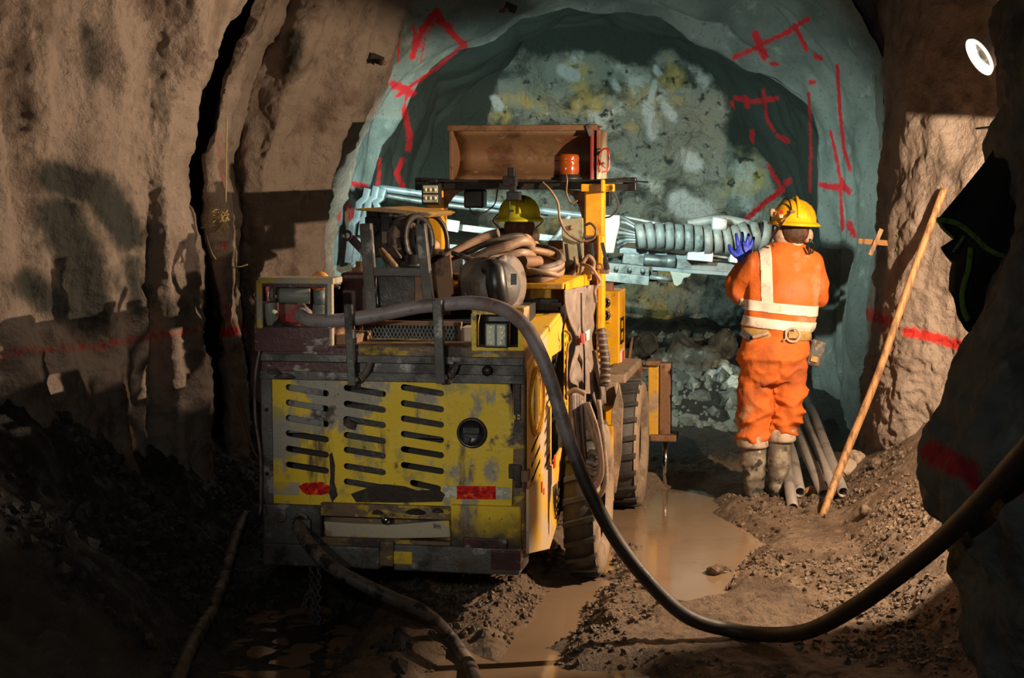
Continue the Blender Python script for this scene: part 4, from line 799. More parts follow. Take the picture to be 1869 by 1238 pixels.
# drape of canvas over the flank
Lp = [(1032, 530), (1035, 560), (1041, 590), (1049, 615), (1048, 640), (1040, 668), (1036, 694), (1048, 702), (1052, 714)]
Rp = [(1080, 520), (1084, 560), (1089, 590), (1092, 615), (1092, 640), (1090, 660), (1086, 680), (1080, 700), (1072, 718)]
rows_ = []
for (a, b), (c_, d_) in zip(catmull([Vector((*q, 0)) for q in Lp], 5) and [(v[0], v[1]) for v in catmull([Vector((*q, 0)) for q in Lp], 5)], [(v[0], v[1]) for v in catmull([Vector((*q, 0)) for q in Rp], 5)]):
    row = []
    for k in range(29):
        t = k/28; u_ = .630+.009*math.sin(t*17+b*.03)+.005*math.sin(t*31-b*.05)-.02*(abs(t-.55) < .03); row.append(MU(a+(c_-a)*t, b+(d_-b)*t, .625)+Vector((u_-.625, 0, 0)))
    rows_.append(row)
mb = MB(); mb.grid(rows_); o = R('canvas_drape', mb, 'canvas', 0); s_ = o.modifiers.new('thick', 'SOLIDIFY'); s_.thickness = .006
mb = MB(); q = [MU(x, y, .66) for x, y in ((1059, 607), (1065, 611), (1066, 628), (1061, 627))]; mb.prism(q, (.002, 0, 0)); R('tag', mb, 'paint_red', 0, o)
mb = MB(); q = [MU(x, y, .66) for x, y in ((1068, 606), (1076, 601), (1075, 620), (1068, 623))]; mb.prism(q, (.002, 0, 0)); R('tag', mb, 'white_tag', 0, o)
mb = MB(); mb.tube([MU(1061, 535, .655), MU(1062, 600, .655), MU(1066, 640, .655), (MU(1067, 712, .655))], .005, 6); R('cord', mb, 'hose_dark', 0, o)
# hose bundles along the flank
for k in range(6):
    a = k*3.2; hose('hose', [MP(1084+a*.4, 640+k*6, 1.40+.012*k), MP(1090+a*.6, 680+k*4, 1.40+.012*k), MP(1098+a*.3, 720+k*3, 1.40+.012*k), MP(1092+a*.5, 745-k*4, 1.40+.012*k), MP(1082+a*.4, 720-k*6, 1.40+.012*k), MP(1080+a, 680-k*4, 1.40+.012*k)], .011, 'hose_black' if k % 2 else 'dusty_rubber', n=8)
sleeve = hose('ribbed_sleeve', [MP(1096, 600, 1.36), MP(1101, 630, 1.36), MP(1105, 665, 1.36), MP(1102, 705, 1.36)], .024, 'hose_dark', n=12)
for k in range(9): mb = MB(); c = MP(1097+min(k*1.3, 7.5), 608+k*11, 1.36); mb.lathe(c, (0, .05, 1), [(.022, -.008), (.029, -.006), (.029, .006), (.022, .008)], 14); R('rib', mb, 'dusty_rubber', 0, sleeve)
for k in range(8):
    lo = 888-k*9; a = k*3.0; mt = ('hose_tan', 'hose_mauve', 'dusty_rubber', 'tyre_muddy')[k % 4]
    hose('cable_loop', [MP(1044+a, 718, .58+.012*k), MP(1046+a*.9, 770, .58+.012*k), MP(1056+a*.6, 840, .58+.012*k), MP(1070+a*.4, lo, .58+.012*k), MP(1086+a*.3, lo+4, .58+.012*k), MP(1100-k*.8, 860-k*6, .58+.012*k), MP(1092-k*2, 790, .58+.012*k), MP(1074-k, 735, .58+.012*k)], .0085+.003*(k % 3), mt, n=8)
hose('cable_loop', [MP(1092, 730, .60), MP(1100, 800, .60), MP(1106, 870, .60), MP(1098, 900, .60), MP(1084, 905, .60), MP(1070, 870, .60)], .012, 'tyre_muddy', n=8)
mb = MB(); mb.tube([MP(1036, 720, .56), MP(1050, 712, .56), MP(1068, 720, .56)], .012, 8); R('cable_tie', mb, 'hose_tan', 0)
hose('cable', [MU(1030, 604, .62), MU(1038, 608, .64), MU(1042, 620, .64), MU(1036, 636, .63), MU(1034, 680, .63), MU(1034, 730, .63)], .006, 'rust_brown', n=6)
# yellow equipment box with gauges
mb = MB(); mb.pb(1094, 532, 1131, 682, 3.1, 3.42); bx = R('control_box', mb, 'yellow_clean', .008)
for y in (553, 576):
    mb = MB(); c = MP(1105, y, 3.095); mb.lathe(c, (0, -1, 0), [(.017, 0), (.032, 0), (.030, .014), (.026, .016), (.022, .006), (0, .004)], 22); g = R('gauge', mb, 'black_plastic', 0, bx)
mb = MB(); mb.pb(1097, 538, 1114, 590, 3.09, 3.1); R('gauge_plate', mb, 'yellow_muddy', .002, bx)
for y in (553, 576):
    mb = MB(); mb.lathe(MP(1105, y, 3.08), (0, -1, 0), [(.020, .0), (.024, .0), (.024, .006), (.020, .006)], 22); R('gauge_bezel', mb, 'chrome', 0, bx)
mb = MB(); p = MP(1131, 600, 3.1); u_ = p[0]+.0035
for k, (za, zb) in enumerate(((0, .16), (0, .02), (.07, .09), (.14, .16))): mb.b2((u_-.004, 3.14 if k else 3.14, p[2]-.10+za), (u_, 3.26 if k else 3.16, p[2]-.10+zb))
mb.b2((u_-.004, 3.30, p[2]-.10), (u_, 3.32, p[2]+.06)); R('lettering', mb, 'black_plastic', 0, bx)
mb = MB(); mb.b2((u_-.004, 3.14, p[2]-.30), (u_, 3.34, p[2]-.14)); R('warning_sticker', mb, 'white_tag', 0, bx); mb = MB(); mb.b2((u_, 3.22, p[2]-.28), (u_+.001, 3.32, p[2]-.15)); R('warning_sticker', mb, 'paint_red', 0, bx)
mb = MB(); mb.pb(1100, 517, 1117, 532, 3.2, 3.3); R('red_cap', mb, 'red_edge', .004, bx)
# front fender and posts
mb = MB(); mb.pb(1098, 684, 1142, 700, 2.5, 3.4); mb.pb(1104, 698, 1128, 742, 2.45, 2.5); R('fender', mb, 'tyre_muddy', .01)
mb = MB(); mb.pb(1102, 742, 1126, 860, 2.5, 2.62); mb.pb(1094, 780, 1118, 920, 2.35, 2.45); R('fender_post', mb, 'yellow_clean', .006)
mb = MB(); q = [MP(x, y, 2.4) for x, y in ((1116, 752), (1130, 700), (1137, 740), (1134, 830), (1124, 900), (1112, 905))]; mb.prism(q, (0, .03, 0)); R('mud_guard', mb, 'tyre_muddy', .004)
# wheels
def wheel(v0, w0, r, uo, ui, name='wheel', lab=None):
    root = bpy.data.objects.new(name, None); COL.objects.link(root); root.parent = rig
    if lab: root['label'] = lab
    mid = (uo+ui)/2; hw = abs(uo-ui)/2; sg = 1 if uo > ui else -1
    mb = MB(); mb.lathe((mid, v0, w0), (sg, 0, 0), [(r*.55, -hw), (r*.82, -hw*1.0), (r*.95, -hw*.86), (r*.965, 0), (r*.95, hw*.86), (r*.82, hw*1.0)], 44); obj('tyre', mb, 'tyre', root)
    mb = MB(); mb.lathe((mid, v0, w0), (sg, 0, 0), [(r*.965, hw*.84), (r*.93, hw*1.0), (r*.82, hw*1.06), (r*.60, hw*1.02), (r*.55, hw*.7)], 44); obj('sidewall', mb, 'tyre_muddy', root)
    mb = MB(); mb.lathe((mid, v0, w0), (sg, 0, 0), [(r*.55, -hw*.7), (r*.5, -hw*.2), (r*.3, hw*.1), (r*.18, hw*.3), (r*.15, hw*.5), (0, hw*.5)], 30); obj('rim', mb, 'yellow_muddy', root)
    lug = MB(); lug.hull8([(-hw*.98, -.030, r*.90), (hw*.98, .012, r*.90), (hw*.98, .052, r*.90), (-hw*.98, .010, r*.90)], [(-hw*.90, -.024, r*1.0), (hw*.90, .018, r*1.0), (hw*.90, .046, r*1.0), (-hw*.90, .004, r*1.0)])
    me = None
    for k in range(22):
        if me is None: o = obj('tread_lug', lug, 'tyre', root, .004); me = o.data
        else: o = link('tread_lug', me, None, root, bevel=.004)
        o.matrix_local = Matrix.Translation((mid, v0, w0)) @ Matrix.Rotation(2*PI*k/22, 4, 'X')
    return root
wheel(1.20, .37, .39, .785, .62); wheel(1.15, .37, .39, -.79, -.55); wheel(3.05, .37, .39, .79, .56); wheel(3.05, .37, .39, -.79, -.56)
# stabiliser jack
mb = MB(); mb.pb(1182, 664, 1202, 806, 3.65, 3.77); R('jack_leg', mb, 'yellow_muddy', .006)
mb = MB(); mb.pb(1203, 664, 1224, 806, 3.67, 3.80); mb.pb(1186, 796, 1234, 806, 3.60, 3.82); mb.pb(1178, 660, 1204, 668, 3.62, 3.8); R('jack_housing', mb, 'rust_brown', .006)
mb = MB(); mb.cyl(MP(1214, 806, 3.72), MP(1215, 893, 3.72), .017, 20); R('jack_rod', mb, 'chrome', 0)
mb = MB(); mb.pb(1140, 664, 1168, 696, 3.5, 3.7); mb.pb(1160, 668, 1184, 674, 3.65, 3.72); mb.pb(1150, 748, 1184, 760, 3.65, 3.75); mb.pb(1158, 758, 1184, 795, 3.65, 3.70); R('jack_bracket', mb, 'rust_brown', .005)
mb = MB(); mb.tube([MP(1147, 665, 3.6), MP(1150, 640, 3.6), MP(1154, 615, 3.6)], .011, 8); R('pin', mb, 'rust_brown', 0)
# cab floor, seat and front body to carry the operator
mb = MB(); mb.b2((-.45, 1.9, .6), (.50, 3.1, .75)); mb.b2((-.22, 2.15, .75), (.30, 2.6, 1.0)); mb.b2((-.52, 3.1, .6), (.50, 3.8, 1.15)); R('cab_body', mb, 'black_steel', .01)
# boom and feed reaching across the face
B_ = lambda px, py, Y: tolocal(P(px, py, Y))
def bbar(name, a, b, w_, h_, mat, Y=12.0, Yb=None, bevel=.004, parent=None, t=.08):
    mb = MB(); A_ = B_(*a, Y); C_ = B_(*b, Yb or Y); mb.bar(A_, C_, t, h_*Y/F, (0, 0, 1)); return R(name, mb, mat, bevel, parent)
mb = MB(); mb.tube([(.0, 3.7, .9), B_(900, 560, 11.6), B_(1000, 520, 12.0), B_(1150, 490, 12.1)], [.12, .11, .10, .10], 14); boom = R('boom', mb, 'steel_mid', 0)
Z = dict(parent=boom)
mb = MB(); mb.tube([B_(690, 343, 12.3), B_(800, 358, 12.3), B_(930, 377, 12.3), B_(1075, 395, 12.3)], .026, 12); R('hydraulic_tube', mb, 'steel_blue', 0, boom)
mb = MB(); mb.tube([B_(700, 356, 12.4), B_(800, 372, 12.4), B_(1000, 396, 12.4)], .02, 10); R('hydraulic_tube', mb, 'steel_mid', 0, boom)
for pts in ([(672, 344), (668, 362), (656, 372), (652, 400), (644, 408), (640, 445), (636, 480)], [(688, 340), (684, 360), (674, 366), (670, 392), (664, 400), (660, 430)], [(700, 345), (696, 362), (686, 370), (690, 380)]):
    for (a, b) in zip(pts, pts[1:]): pass
    mb = MB(); mb.tube([B_(x, y, 12.2) for x, y in pts], .035, 4, 1); R('bent_bracket', mb, 'steel_blue', .003, boom)
mb = MB(); q = [B_(x, y, 12.25) for x, y in ((652, 400), (664, 402), (662, 440), (655, 480), (638, 485), (640, 440), (650, 408))]; mb.prism(q, tuple(0.05*FF*[1, 1, 1]) if 0 else (0, .05, 0)); R('side_plate', mb, 'steel_blue', .003, boom)
bbar('feed_rail', (812, 412), (1100, 446), 0, 12, 'steel_light', 12.1, **Z); bbar('feed_block', (806, 409), (838, 414), 0, 20, 'white_block', 12.0, t=.12, **Z)
bbar('feed_rail', (810, 450), (1110, 470), 0, 10, 'steel_mid', 12.1, **Z); bbar('feed_rail', (812, 470), (1110, 492), 0, 22, 'steel_mid', 12.2, **Z)
for k in range(4):
    mb = MB(); mb.tube([B_(1006+k*4, 446-k*1, 12.0), B_(1020+k*3, 430-k*6, 11.95), B_(1040, 415-k*7, 11.95)], .018, 8); R('hose_end', mb, 'steel_light', 0, boom)
q = [(1080, 392), (1131, 393), (1131, 410), (1124, 440), (1120, 462), (1080, 462)]
mb = MB(); mb.prism([B_(x, y, 11.8) for x, y in q], (0, .03, 0)); R('shield_plate', mb, 'pale_plate', .004, boom)
for k in range(7):
    y0 = 396+k*9.5; mb = MB(); mb.tube([B_(1126, y0 if k else 394, 11.85), B_(1145, 410+k*5.5 if k > 1 else 402+k*6, 11.82), B_(1175, 422+k*3.6, 11.8)], .013, 8); R('hydraulic_hose', mb, 'steel_light' if k % 2 else 'steel_mid', 0, boom)
mb = MB(); mb.tube([B_(1135, 395, 11.9), B_(1200, 408, 11.85), B_(1260, 415, 11.8)], .012, 8); R('hydraulic_hose', mb, 'steel_light', 0, boom)
cen_ = [(1160, 432), (1200, 430), (1250, 434), (1300, 438), (1345, 436), (1385, 428), (1420, 440)]
cps = catmull([B_(x, y, 11.75) for x, y in cen_], 10); mb = MB(); mb.tube(cps, .078, 16, 1); spine = R('hose_bundle', mb, 'black_steel', 0, boom)
Ls = [0]
for a, b in zip(cps, cps[1:]): Ls.append(Ls[-1]+(b-a).length)
nb = 15
for k in range(nb):
    s0 = Ls[-1]*(k+.06)/nb; s1 = Ls[-1]*(k+.90)/nb; f = lambda q: Vector([np.interp(q, Ls, [p[j] for p in cps]) for j in range(3)])
    a = f(s0); b = f(s1); m_ = MB(); rr_ = .088+.006*(k % 2)+.002*k*.4; tl = Vector((.012, 0, 0)); axb = (b-a).normalized(); axb = (axb+Vector((0, 0, .10))).normalized(); hl_ = (b-a).length/2
    m_.lathe((a+b)/2, axb, [(rr_*.9, -hl_), (rr_, -hl_*.95), (rr_*1.02, 0), (rr_, hl_*.95), (rr_*.9, hl_)], 22); obj('spiral_wrap', m_, 'wrap', boom)
mb = MB(); mb.tube([B_(1255, 410, 11.8), B_(1300, 402, 11.8), B_(1340, 404, 11.8), B_(1400, 420, 11.75)], .035, 10); R('rubber_sleeve', mb, 'wrap', 0, boom)
mb = MB(); mb.tube([B_(1300, 408, 11.7), B_(1325, 410, 11.7)], .045, 12, 1); R('cloth_binding', mb, 'white_block', 0, boom)
bbar('feed_rail', (1130, 456), (1262, 472), 0, 12, 'steel_blue', 11.9, **Z); bbar('feed_beam', (1136, 470), (1180, 476), 0, 20, 'steel_mid', 11.9, **Z)
mb = MB(); mb.cyl(B_(1175, 474, 11.85), B_(1226, 478, 11.85), .042, 18); mb.cyl(B_(1216, 477, 11.85), B_(1232, 478, 11.85), .05, 18); R('rock_drill', mb, 'steel_mid', .004, boom)
bbar('feed_beam', (1232, 482), (1440, 500), 0, 20, 'steel_mid', 11.9, 11.8, **Z); bbar('feed_rail', (1190, 490), (1440, 508), 0, 7, 'steel_blue', 11.85, 11.75, **Z); bbar('feed_rail', (1230, 466), (1440, 484), 0, 6, 'steel_blue', 11.95, 11.9, **Z)
bbar('slide_block', (1233, 450), (1380, 464), 0, 9, 'white_block', 11.8, **Z); bbar('slide_block', (1254, 464), (1300, 468), 0, 20, 'white_block', 11.78, t=.10, **Z); bbar('slide_block', (1331, 470), (1360, 474), 0, 16, 'white_block', 11.78, t=.10, **Z)
bbar('cylinder_rod', (1296, 466), (1345, 472), 0, 5, 'steel_light', 11.85, **Z)
bbar('feed_cradle', (1096, 486), (1184, 495), 0, 17, 'steel_mid', 11.8, t=.14, **Z); bbar('feed_cradle', (1096, 503), (1183, 512), 0, 17, 'steel_light', 11.78, t=.16, **Z)
for x in (1125, 1149, 1173): mb = MB(); mb.lathe(B_(x, 490+(x-1125)*.09, 11.70), (0, -1, 0), [(.012, 0), (.016, 0), (.016, .008), (.008, .010), (0, .010)], 16); R('bolt', mb, 'steel_mid', 0, boom)
mb = MB(); mb.cyl(B_(1184, 506, 11.8), B_(1228, 511, 11.8), .016, 14); R('cylinder_rod', mb, 'steel_light', 0, boom)
mb = MB(); q = [B_(x, y, 11.75) for x, y in ((1222, 495), (1262, 500), (1258, 506), (1248, 508), (1244, 518), (1236, 523), (1230, 520), (1226, 504))]; mb.prism(q, (0, .06, 0)); R('cylinder_bracket', mb, 'pale_plate', .004, boom)
bbar('feed_rail', (1190, 492), (1190, 514), 0, 6, 'black_steel', 11.85, **Z)
# forward work lamps on short arms
for (x, y, z, nm) in ((.72, 10.35, 1.92, 'right'), (-.56, 10.95, 1.92, 'left')):
    p = tolocal((x, y, z)); mb = MB(); mb.box(p+Vector((0, -.07, 0)), (.08, .05, .08)); wl = R('work_lamp', mb, 'black_plastic', .006)
    mb = MB(); mb.bar(p+Vector((0, -.09, .03)), Vector((.42 if nm == 'right' else -.40, p[1]-.09, 1.935)), .025, .02); R('lamp_arm', mb, 'black_steel', .002, wl)

for pts in ([(640, 902), (668, 892), (700, 884), (738, 888), (762, 896), (800, 894), (812, 903), (806, 916), (730, 918), (650, 917)], [(601, 830), (606, 826), (611, 850), (610, 880), (616, 905), (606, 917), (600, 900), (603, 868)], [(626, 764), (640, 768), (652, 774), (648, 786), (634, 782), (627, 776)]):
    mb = MB(); mb.prism([MP(x, y, -.011) for x, y in pts], (0, .005, 0)); R('mud_crust', mb, 'grime', 0)
for (x, y, w_) in ((760, 930, .05), (690, 932, .03), (800, 929, .03), (500, 676, .035), (520, 684, .05)):
    c = MP(x, y, -.035 if y < 800 else -.02); mb = MB(); mb.lathe(c-Vector((0, 0, .012)), (0, 0, 1), [(w_, 0), (w_*.8, .008), (w_*.4, .016), (0, .02)], 11); R('mud_pile', mb, 'grimy_steel' if y < 800 else 'grime', 0)
# ================================================================== STEEL TRAY ON THE CANOPY
def X_(px, py, v): return MP(px, py, v)
tray = thing('steel_tray', 'rusty steel tray with red edge standing behind the canopy roof', 'tray', tuple(MO), -TH)
T = lambda name, mb, mat, bevel=.004, **k: obj(name, mb, mat, tray, bevel=bevel, **k)
a, b = MP(826, 322, 3.45), MP(1088, 228, 3.45); zb = zc; zt = b[2]
rows_ = []
for k in range(15):
    t = k/14; z = zb+(zt-.03-zb)*t; dv = .18*math.sin(PI*min(1, t*1.05))**.8+.04*(1-t)
    rows_.append([Vector((a[0]+(b[0]-a[0])*j/10, 3.45+dv, z)) for j in range(11)])
mb = MB(); mb.grid(rows_); o = T('curved_back', mb, 'rust_red', 0); sm = o.modifiers.new('thick', 'SOLIDIFY'); sm.thickness = .012
mb = MB(); mb.b2((a[0]-.012, 3.40, zb), (a[0]+.010, 3.72, zt)); T('side_wall', mb, 'rust_brown')
mb = MB(); mb.b2((b[0]-.03, 3.40, zb), (b[0]-.010, 3.72, zt)); T('side_wall', mb, 'red_edge')
mb = MB(); mb.b2((b[0]+.006, 3.42, zb), (b[0]+.030, 3.78, zt-.03)); T('side_flange', mb, 'rust_red')
mb = MB(); mb.b2((a[0]-.02, 3.38, zt-.035), (b[0]+.012, 3.42, zt)); mb.b2((a[0]-.02, 3.42, zt-.008), (b[0]+.012, 3.70, zt)); T('top_rim', mb, 'rust_brown')
mb = MB(); p = MP(1076, 238, 3.38); mb.box(p, (.03, .03, .07), Matrix.Rotation(-.35, 3, 'Y')); T('latch', mb, 'dusty_rubber')
mb = MB(); mb.grid([[p+Vector((0, -.008, 0)) for p in r[6:]] for r in rows_[11:14]]); o = T('red_streak', mb, 'red_edge', 0); o.modifiers.new('thick', 'SOLIDIFY').thickness = .003
mb = MB(); mb.b2((a[0], 3.60, zb-.004), (b[0], 3.80, zb+.006)); T('tray_floor', mb, 'rust_brown')
mb = MB(); mb.tube([MP(*q) for q in ((1094, 312, 3.40), (1092, 296, 3.38), (1097, 276, 3.38), (1108, 272, 3.38), (1112, 288, 3.38), (1110, 310, 3.40), (1098, 314, 3.40))], .005, 6); mb.tube([MP(*q) for q in ((1093, 290, 3.37), (1099, 302, 3.37), (1106, 308, 3.37))], .004, 6)
T('red_cord', mb, 'reflector_red', 0)
for x, y in ((1094, 280), (1101, 300)): mb = MB(); mb.lathe(MP(x, y, 3.40), (0, -1, 0), [(0, 0), (.014, 0), (.012, .01), (0, .012)], 12); T('bolt', mb, 'dusty_rubber', 0)
# ================================================================== CABLES AND HOSES OF THEIR OWN
def wtube(name, pts, r, mat, lab, cat, n=14, sm=10, group=None):
    mb = MB(); mb.tube(pts, r, n, sm); return obj(name, mb, mat, label=lab, cat=cat, group=group)
def W(px, py, Y): return P(px, py, Y)
def toW(p): q = MO+p[0]*RR+p[1]*FF; return Vector((q[0], q[1], p[2]))
long_ = [toW(MP(x, y, v)) for x, y, v in ((560, 575, .10), (549, 575, .04), (560, 584, -.01), (600, 586, -.035), (645, 582, -.04), (700, 573, -.04), (760, 561, -.04), (810, 556, -.04), (860, 553, -.05), (905, 560, -.08), (940, 578, -.13))]
long_ += [W(*q) for q in ((968, 610, 7.02), (1000, 680, 7.0), (1028, 770, 6.98), (1060, 860, 6.96), (1100, 945, 6.94), (1150, 1022, 6.92), (1212, 1092, 6.92), (1262, 1130, 6.90))]
long_ += [onground(1325, 1166)+Vector((0, 0, .040)), onground(1395, 1176)+Vector((0, 0, .040))]
long_ += [W(*q) for q in ((1475, 1152, 6.62), (1560, 1108, 6.3), (1640, 1050, 6.0), (1720, 985, 5.7), (1800, 905, 5.4), (1869, 828, 5.15), (1960, 730, 4.9))]
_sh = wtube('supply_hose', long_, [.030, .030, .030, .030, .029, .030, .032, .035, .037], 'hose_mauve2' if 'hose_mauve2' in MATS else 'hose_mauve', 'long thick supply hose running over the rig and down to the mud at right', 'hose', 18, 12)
fattr(_sh.data, 'dark', np.array([min(1, max(0, (1.02-v.co.z)/.35))*.9+(.9 if v.co.y < 6.7 else 0) for v in _sh.data.vertices]))  # lower run darkened for mud, with its shade put into the colour too
hp = [toW(MP(545, 952, -.03)), toW(MP(548, 968, -.09)), W(570, 1000, 7.12), W(610, 1038, 7.02), W(660, 1066, 6.95), W(720, 1094, 6.9), W(775, 1118, 6.85)]
hp += [onground(816, 1170)+Vector((0, 0, .03)), onground(842, 1205)+Vector((0, 0, .028)), onground(862, 1240)+Vector((0, 0, .03)), onground(876, 1300)+Vector((0, 0, .03))]
wtube('water_hose', hp, .029, 'hose_black', 'dark muddy hose hanging from the clamp in the left of the bumper', 'hose', 16, 10)
hp = [onground(x, y)+Vector((0, 0, .024)) for x, y in ((446, 948), (432, 985), (418, 1030), (402, 1085), (380, 1135), (352, 1185), (330, 1238), (308, 1300))]
wtube('mud_hose', hp, [.022, .028, .030, .030, .028, .030], 'hose_black', 'muddy hose lying on the black bank at far left of the rig', 'hose', 14, 10)
wtube('thin_cable', [toW(MP(474, 640, -.06)), toW(MP(466, 690, -.08)), toW(MP(466, 760, -.07)), toW(MP(475, 830, -.05)), toW(MP(476, 900, -.04)), toW(MP(472, 945, -.06)), onground(455, 968)+Vector((0, 0, .01))], .006, 'dusty_rubber', 'thin pale cable hanging down the left edge of the rig', 'cable', 8)
wtube('rock_cable', [W(425, 700, 9.3), W(438, 745, 9.3), W(452, 790, 9.2), W(462, 822, 9.1), W(470, 835, 9.0)], .007, 'rust_brown', 'rusty bent rod against the left wall beside the rig', 'rod', 8)
# ================================================================== POLE, PIPES, STAKES, BOLTS, TARPAULIN
p0 = onground(1500, 938); mb = MB(); mb.tube([p0-Vector((0, 0, .02)), W(1545, 826, 9.75), W(1600, 690, 9.8), W(1640, 575, 9.85), W(1680, 462, 9.9), W(1723, 345, 9.95)], [.021, .024, .022, .022, .021, .022], 14, 6)
obj('wooden_pole', mb, 'wood', label='long wooden pole leaning on the right wall beside the pipes', cat='pole')
pg = [((1447, 928), (1428, 800), 9.70, 10.9), ((1460, 899), (1434, 765), 10.0, 11.6), ((1504, 903), (1436, 740), 9.85, 11.7), ((1522, 896), (1452, 730), 9.95, 11.9), ((1539, 899), (1468, 715), 9.90, 12.1)]
labs = ['grey steel pipe nearest the camera beside the right boot', 'grey steel pipe second from the boot, its open end set back', 'grey steel pipe whose end is behind the foot of the wooden pole', 'grey steel pipe lying between the pole and the rightmost pipe', 'rightmost grey steel pipe with open end right of the wooden pole']
for ((x0, y0), (x1, y1), Ya, Yb), lb in zip(pg, labs):
    a = W(x0, y0, Ya); b = W(x1, y1, Yb); d = (b-a).normalized(); L_ = (b-a).length
    m_ = MB(); m_.lathe(a, d, [(.026, .0), (.033, 0), (.033, L_), (.026, L_), (.026, 0)], 20); obj('steel_pipe', m_, 'pipe_grey', label=lb, cat='pipe', group='steel pipes lying behind the man')
mb = MB(); mb.bar(W(1568, 440, 10.5), W(1652, 446, 10.35), .034, .034); st = obj('wooden_peg', mb, 'wood', bevel=.003, label='brown wooden peg with crossed slat sticking out of the right wall', cat='peg')
mb = MB(); mb.bar(W(1588, 466, 10.42), W(1609, 418, 10.42), .028, .010, (0, 1, 0)); obj('cross_slat', mb, 'wood', st, bevel=.002)
mb = MB(); mb.tube([W(1636, 428, 10.3), W(1642, 438, 10.3), W(1636, 458, 10.3)], .006, 6); obj('green_tie', mb, 'trim_green', st)
for (x, y, Y, lb, dx, dy) in ((688, 108, 11.5, 'short rock bolt stub on the left of the arch', 14, 7), (932, 14, 12.35, 'small rock bolt stub at the crown of the arch', -18, 6)):
    p = W(x, y, Y); m_ = MB(); m_.cyl(p+Vector((0, .08, 0)), W(x+dx, y+dy, Y-.12), .016, 12); bo = obj('rock_bolt', m_, 'rust_brown', label=lb, cat='bolt')
    m_ = MB(); m_.box(p+Vector((0, -.0, 0)), (.09, .012, .06), Matrix.Rotation(.4, 3, 'Y')); obj('bolt_plate', m_, 'black_steel', bo, bevel=.002)
# tarpaulin with green piping
def tarp_y(px, py): return 6.55+.05*math.sin(px*.05+py*.02)
L2 = [(1905, 150), (1866, 205), (1835, 245), (1790, 305), (1752, 352), (1713, 398), (1722, 418), (1740, 436), (1716, 452), (1726, 468), (1739, 480), (1735, 500), (1734, 530), (1742, 545), (1746, 575), (1760, 600), (1782, 622)]
rows_ = []
for (x, y) in L2: rows_.append([W(x+(1960-x)*(k/12)**1.2, y, tarp_y(x+(1960-x)*k/12, y)) for k in range(13)])
mb = MB(); mb.grid(rows_); tp = obj('tarpaulin', mb, 'tarp_black', label='black tarpaulin with green piping hanging in front of the right wall', cat='tarpaulin'); tp.modifiers.new('thick', 'SOLIDIFY').thickness = .006
for pts in ([(1710, 402), (1730, 403), (1752, 410), (1778, 430), (1800, 452), (1826, 466), (1850, 470)], [(1713, 404), (1722, 418), (1740, 434)], [(1760, 430), (1750, 446), (1740, 460)], [(1772, 452), (1768, 490), (1757, 530), (1758, 562), (1768, 585)]):
    wdt = .011 if len(pts) > 3 else .006
    mb = MB(); mb.tube([W(x, y, 6.47) for x, y in pts], wdt, 8); obj('green_piping', mb, 'trim_green', tp)
# white lamp head on the right wall
c = W(1800, 96, 8.9); mb = MB(); mb.lathe(c, (-.8, -.15, -.5), [(0, -.16), (.05, -.15), (.075, -.08), (.085, 0), (.10, .03), (.105, .045), (.09, .045), (.075, .0), (.0, -.03)], 28); hd = obj('wall_lamp', mb, 'white_fabric', label='white bell shaped lamp head high on the right wall', cat='lamp')
mb = MB(); mb.cyl(c+Vector((.05, .0, .05)), W(1850, 60, 9.2), .03, 12); obj('lamp_arm', mb, 'black_steel', hd)
mb = MB(); mb.lathe(c, (-.8, -.15, -.5), [(.0, .0), (.04, .0), (.035, .03), (0, .04)], 16); obj('glass', mb, 'lens', hd)
mb = MB(); mb.lathe(c, (-.8, -.15, -.5), [(.098, .028), (.108, .046), (.090, .048), (.076, .006)], 28); obj('lamp_rim', mb, 'lamp_glow', hd)  # emission stands in for floodlight falling on the rim
mb = MB(); mb.bar(W(1700, 7, 9.6), W(1745, 3, 9.6), .02, .02); obj('roof_strap', mb, 'dusty_rubber', label='pale flat strap at the top of the right wall', cat='strap')
mb = MB(); mb.tube([W(1820, -8, 9.3), W(1832, 8, 9.3)], .012, 8, 1); obj('white_cord', mb, 'white_fabric', label='short bright cord at the upper right corner', cat='cord')
# floodlight that lights the drift, standing just out of view on the right
fl_ = thing('floodlight', 'black floodlight on a stand just outside the view at right', 'lamp', (LAMP[0]+.1, LAMP[1], 0))
mb = MB(); q = Vector((-.1, 0, LAMP[2])); mb.b2((-.32, -.104, LAMP[2]-.5), (.12, -.096, LAMP[2]+.10)); mb.b2((-.11, -.13, LAMP[2]-.16), (.12, .08, LAMP[2]-.15)); mb.b2((.10, -.13, LAMP[2]-.3), (.12, .25, LAMP[2]+.1)); mb.b2((-.40, -.09, LAMP[2]+.075), (.12, .95, LAMP[2]+.085)); mb.b2((-.42, -.15, LAMP[2]-.22), (-.41, -.02, LAMP[2]-.10)); mb.b2((-.42, -.15, LAMP[2]-.22), (-.3, -.14, LAMP[2]-.10)); obj('beam_shields', mb, 'black_steel', fl_)  # unseen plates added around the lamp to cut its beam
mb = MB(); mb.tube([(.11, 0, LAMP[2]-.3), (.11, 0, .2)], .02, 8, 1); mb.tube([(.11, 0, .6), (.40, -.3, .15)], .015, 6, 1); mb.tube([(.11, 0, .6), (.40, .3, .15)], .015, 6, 1); obj('stand', mb, 'black_steel', fl_)
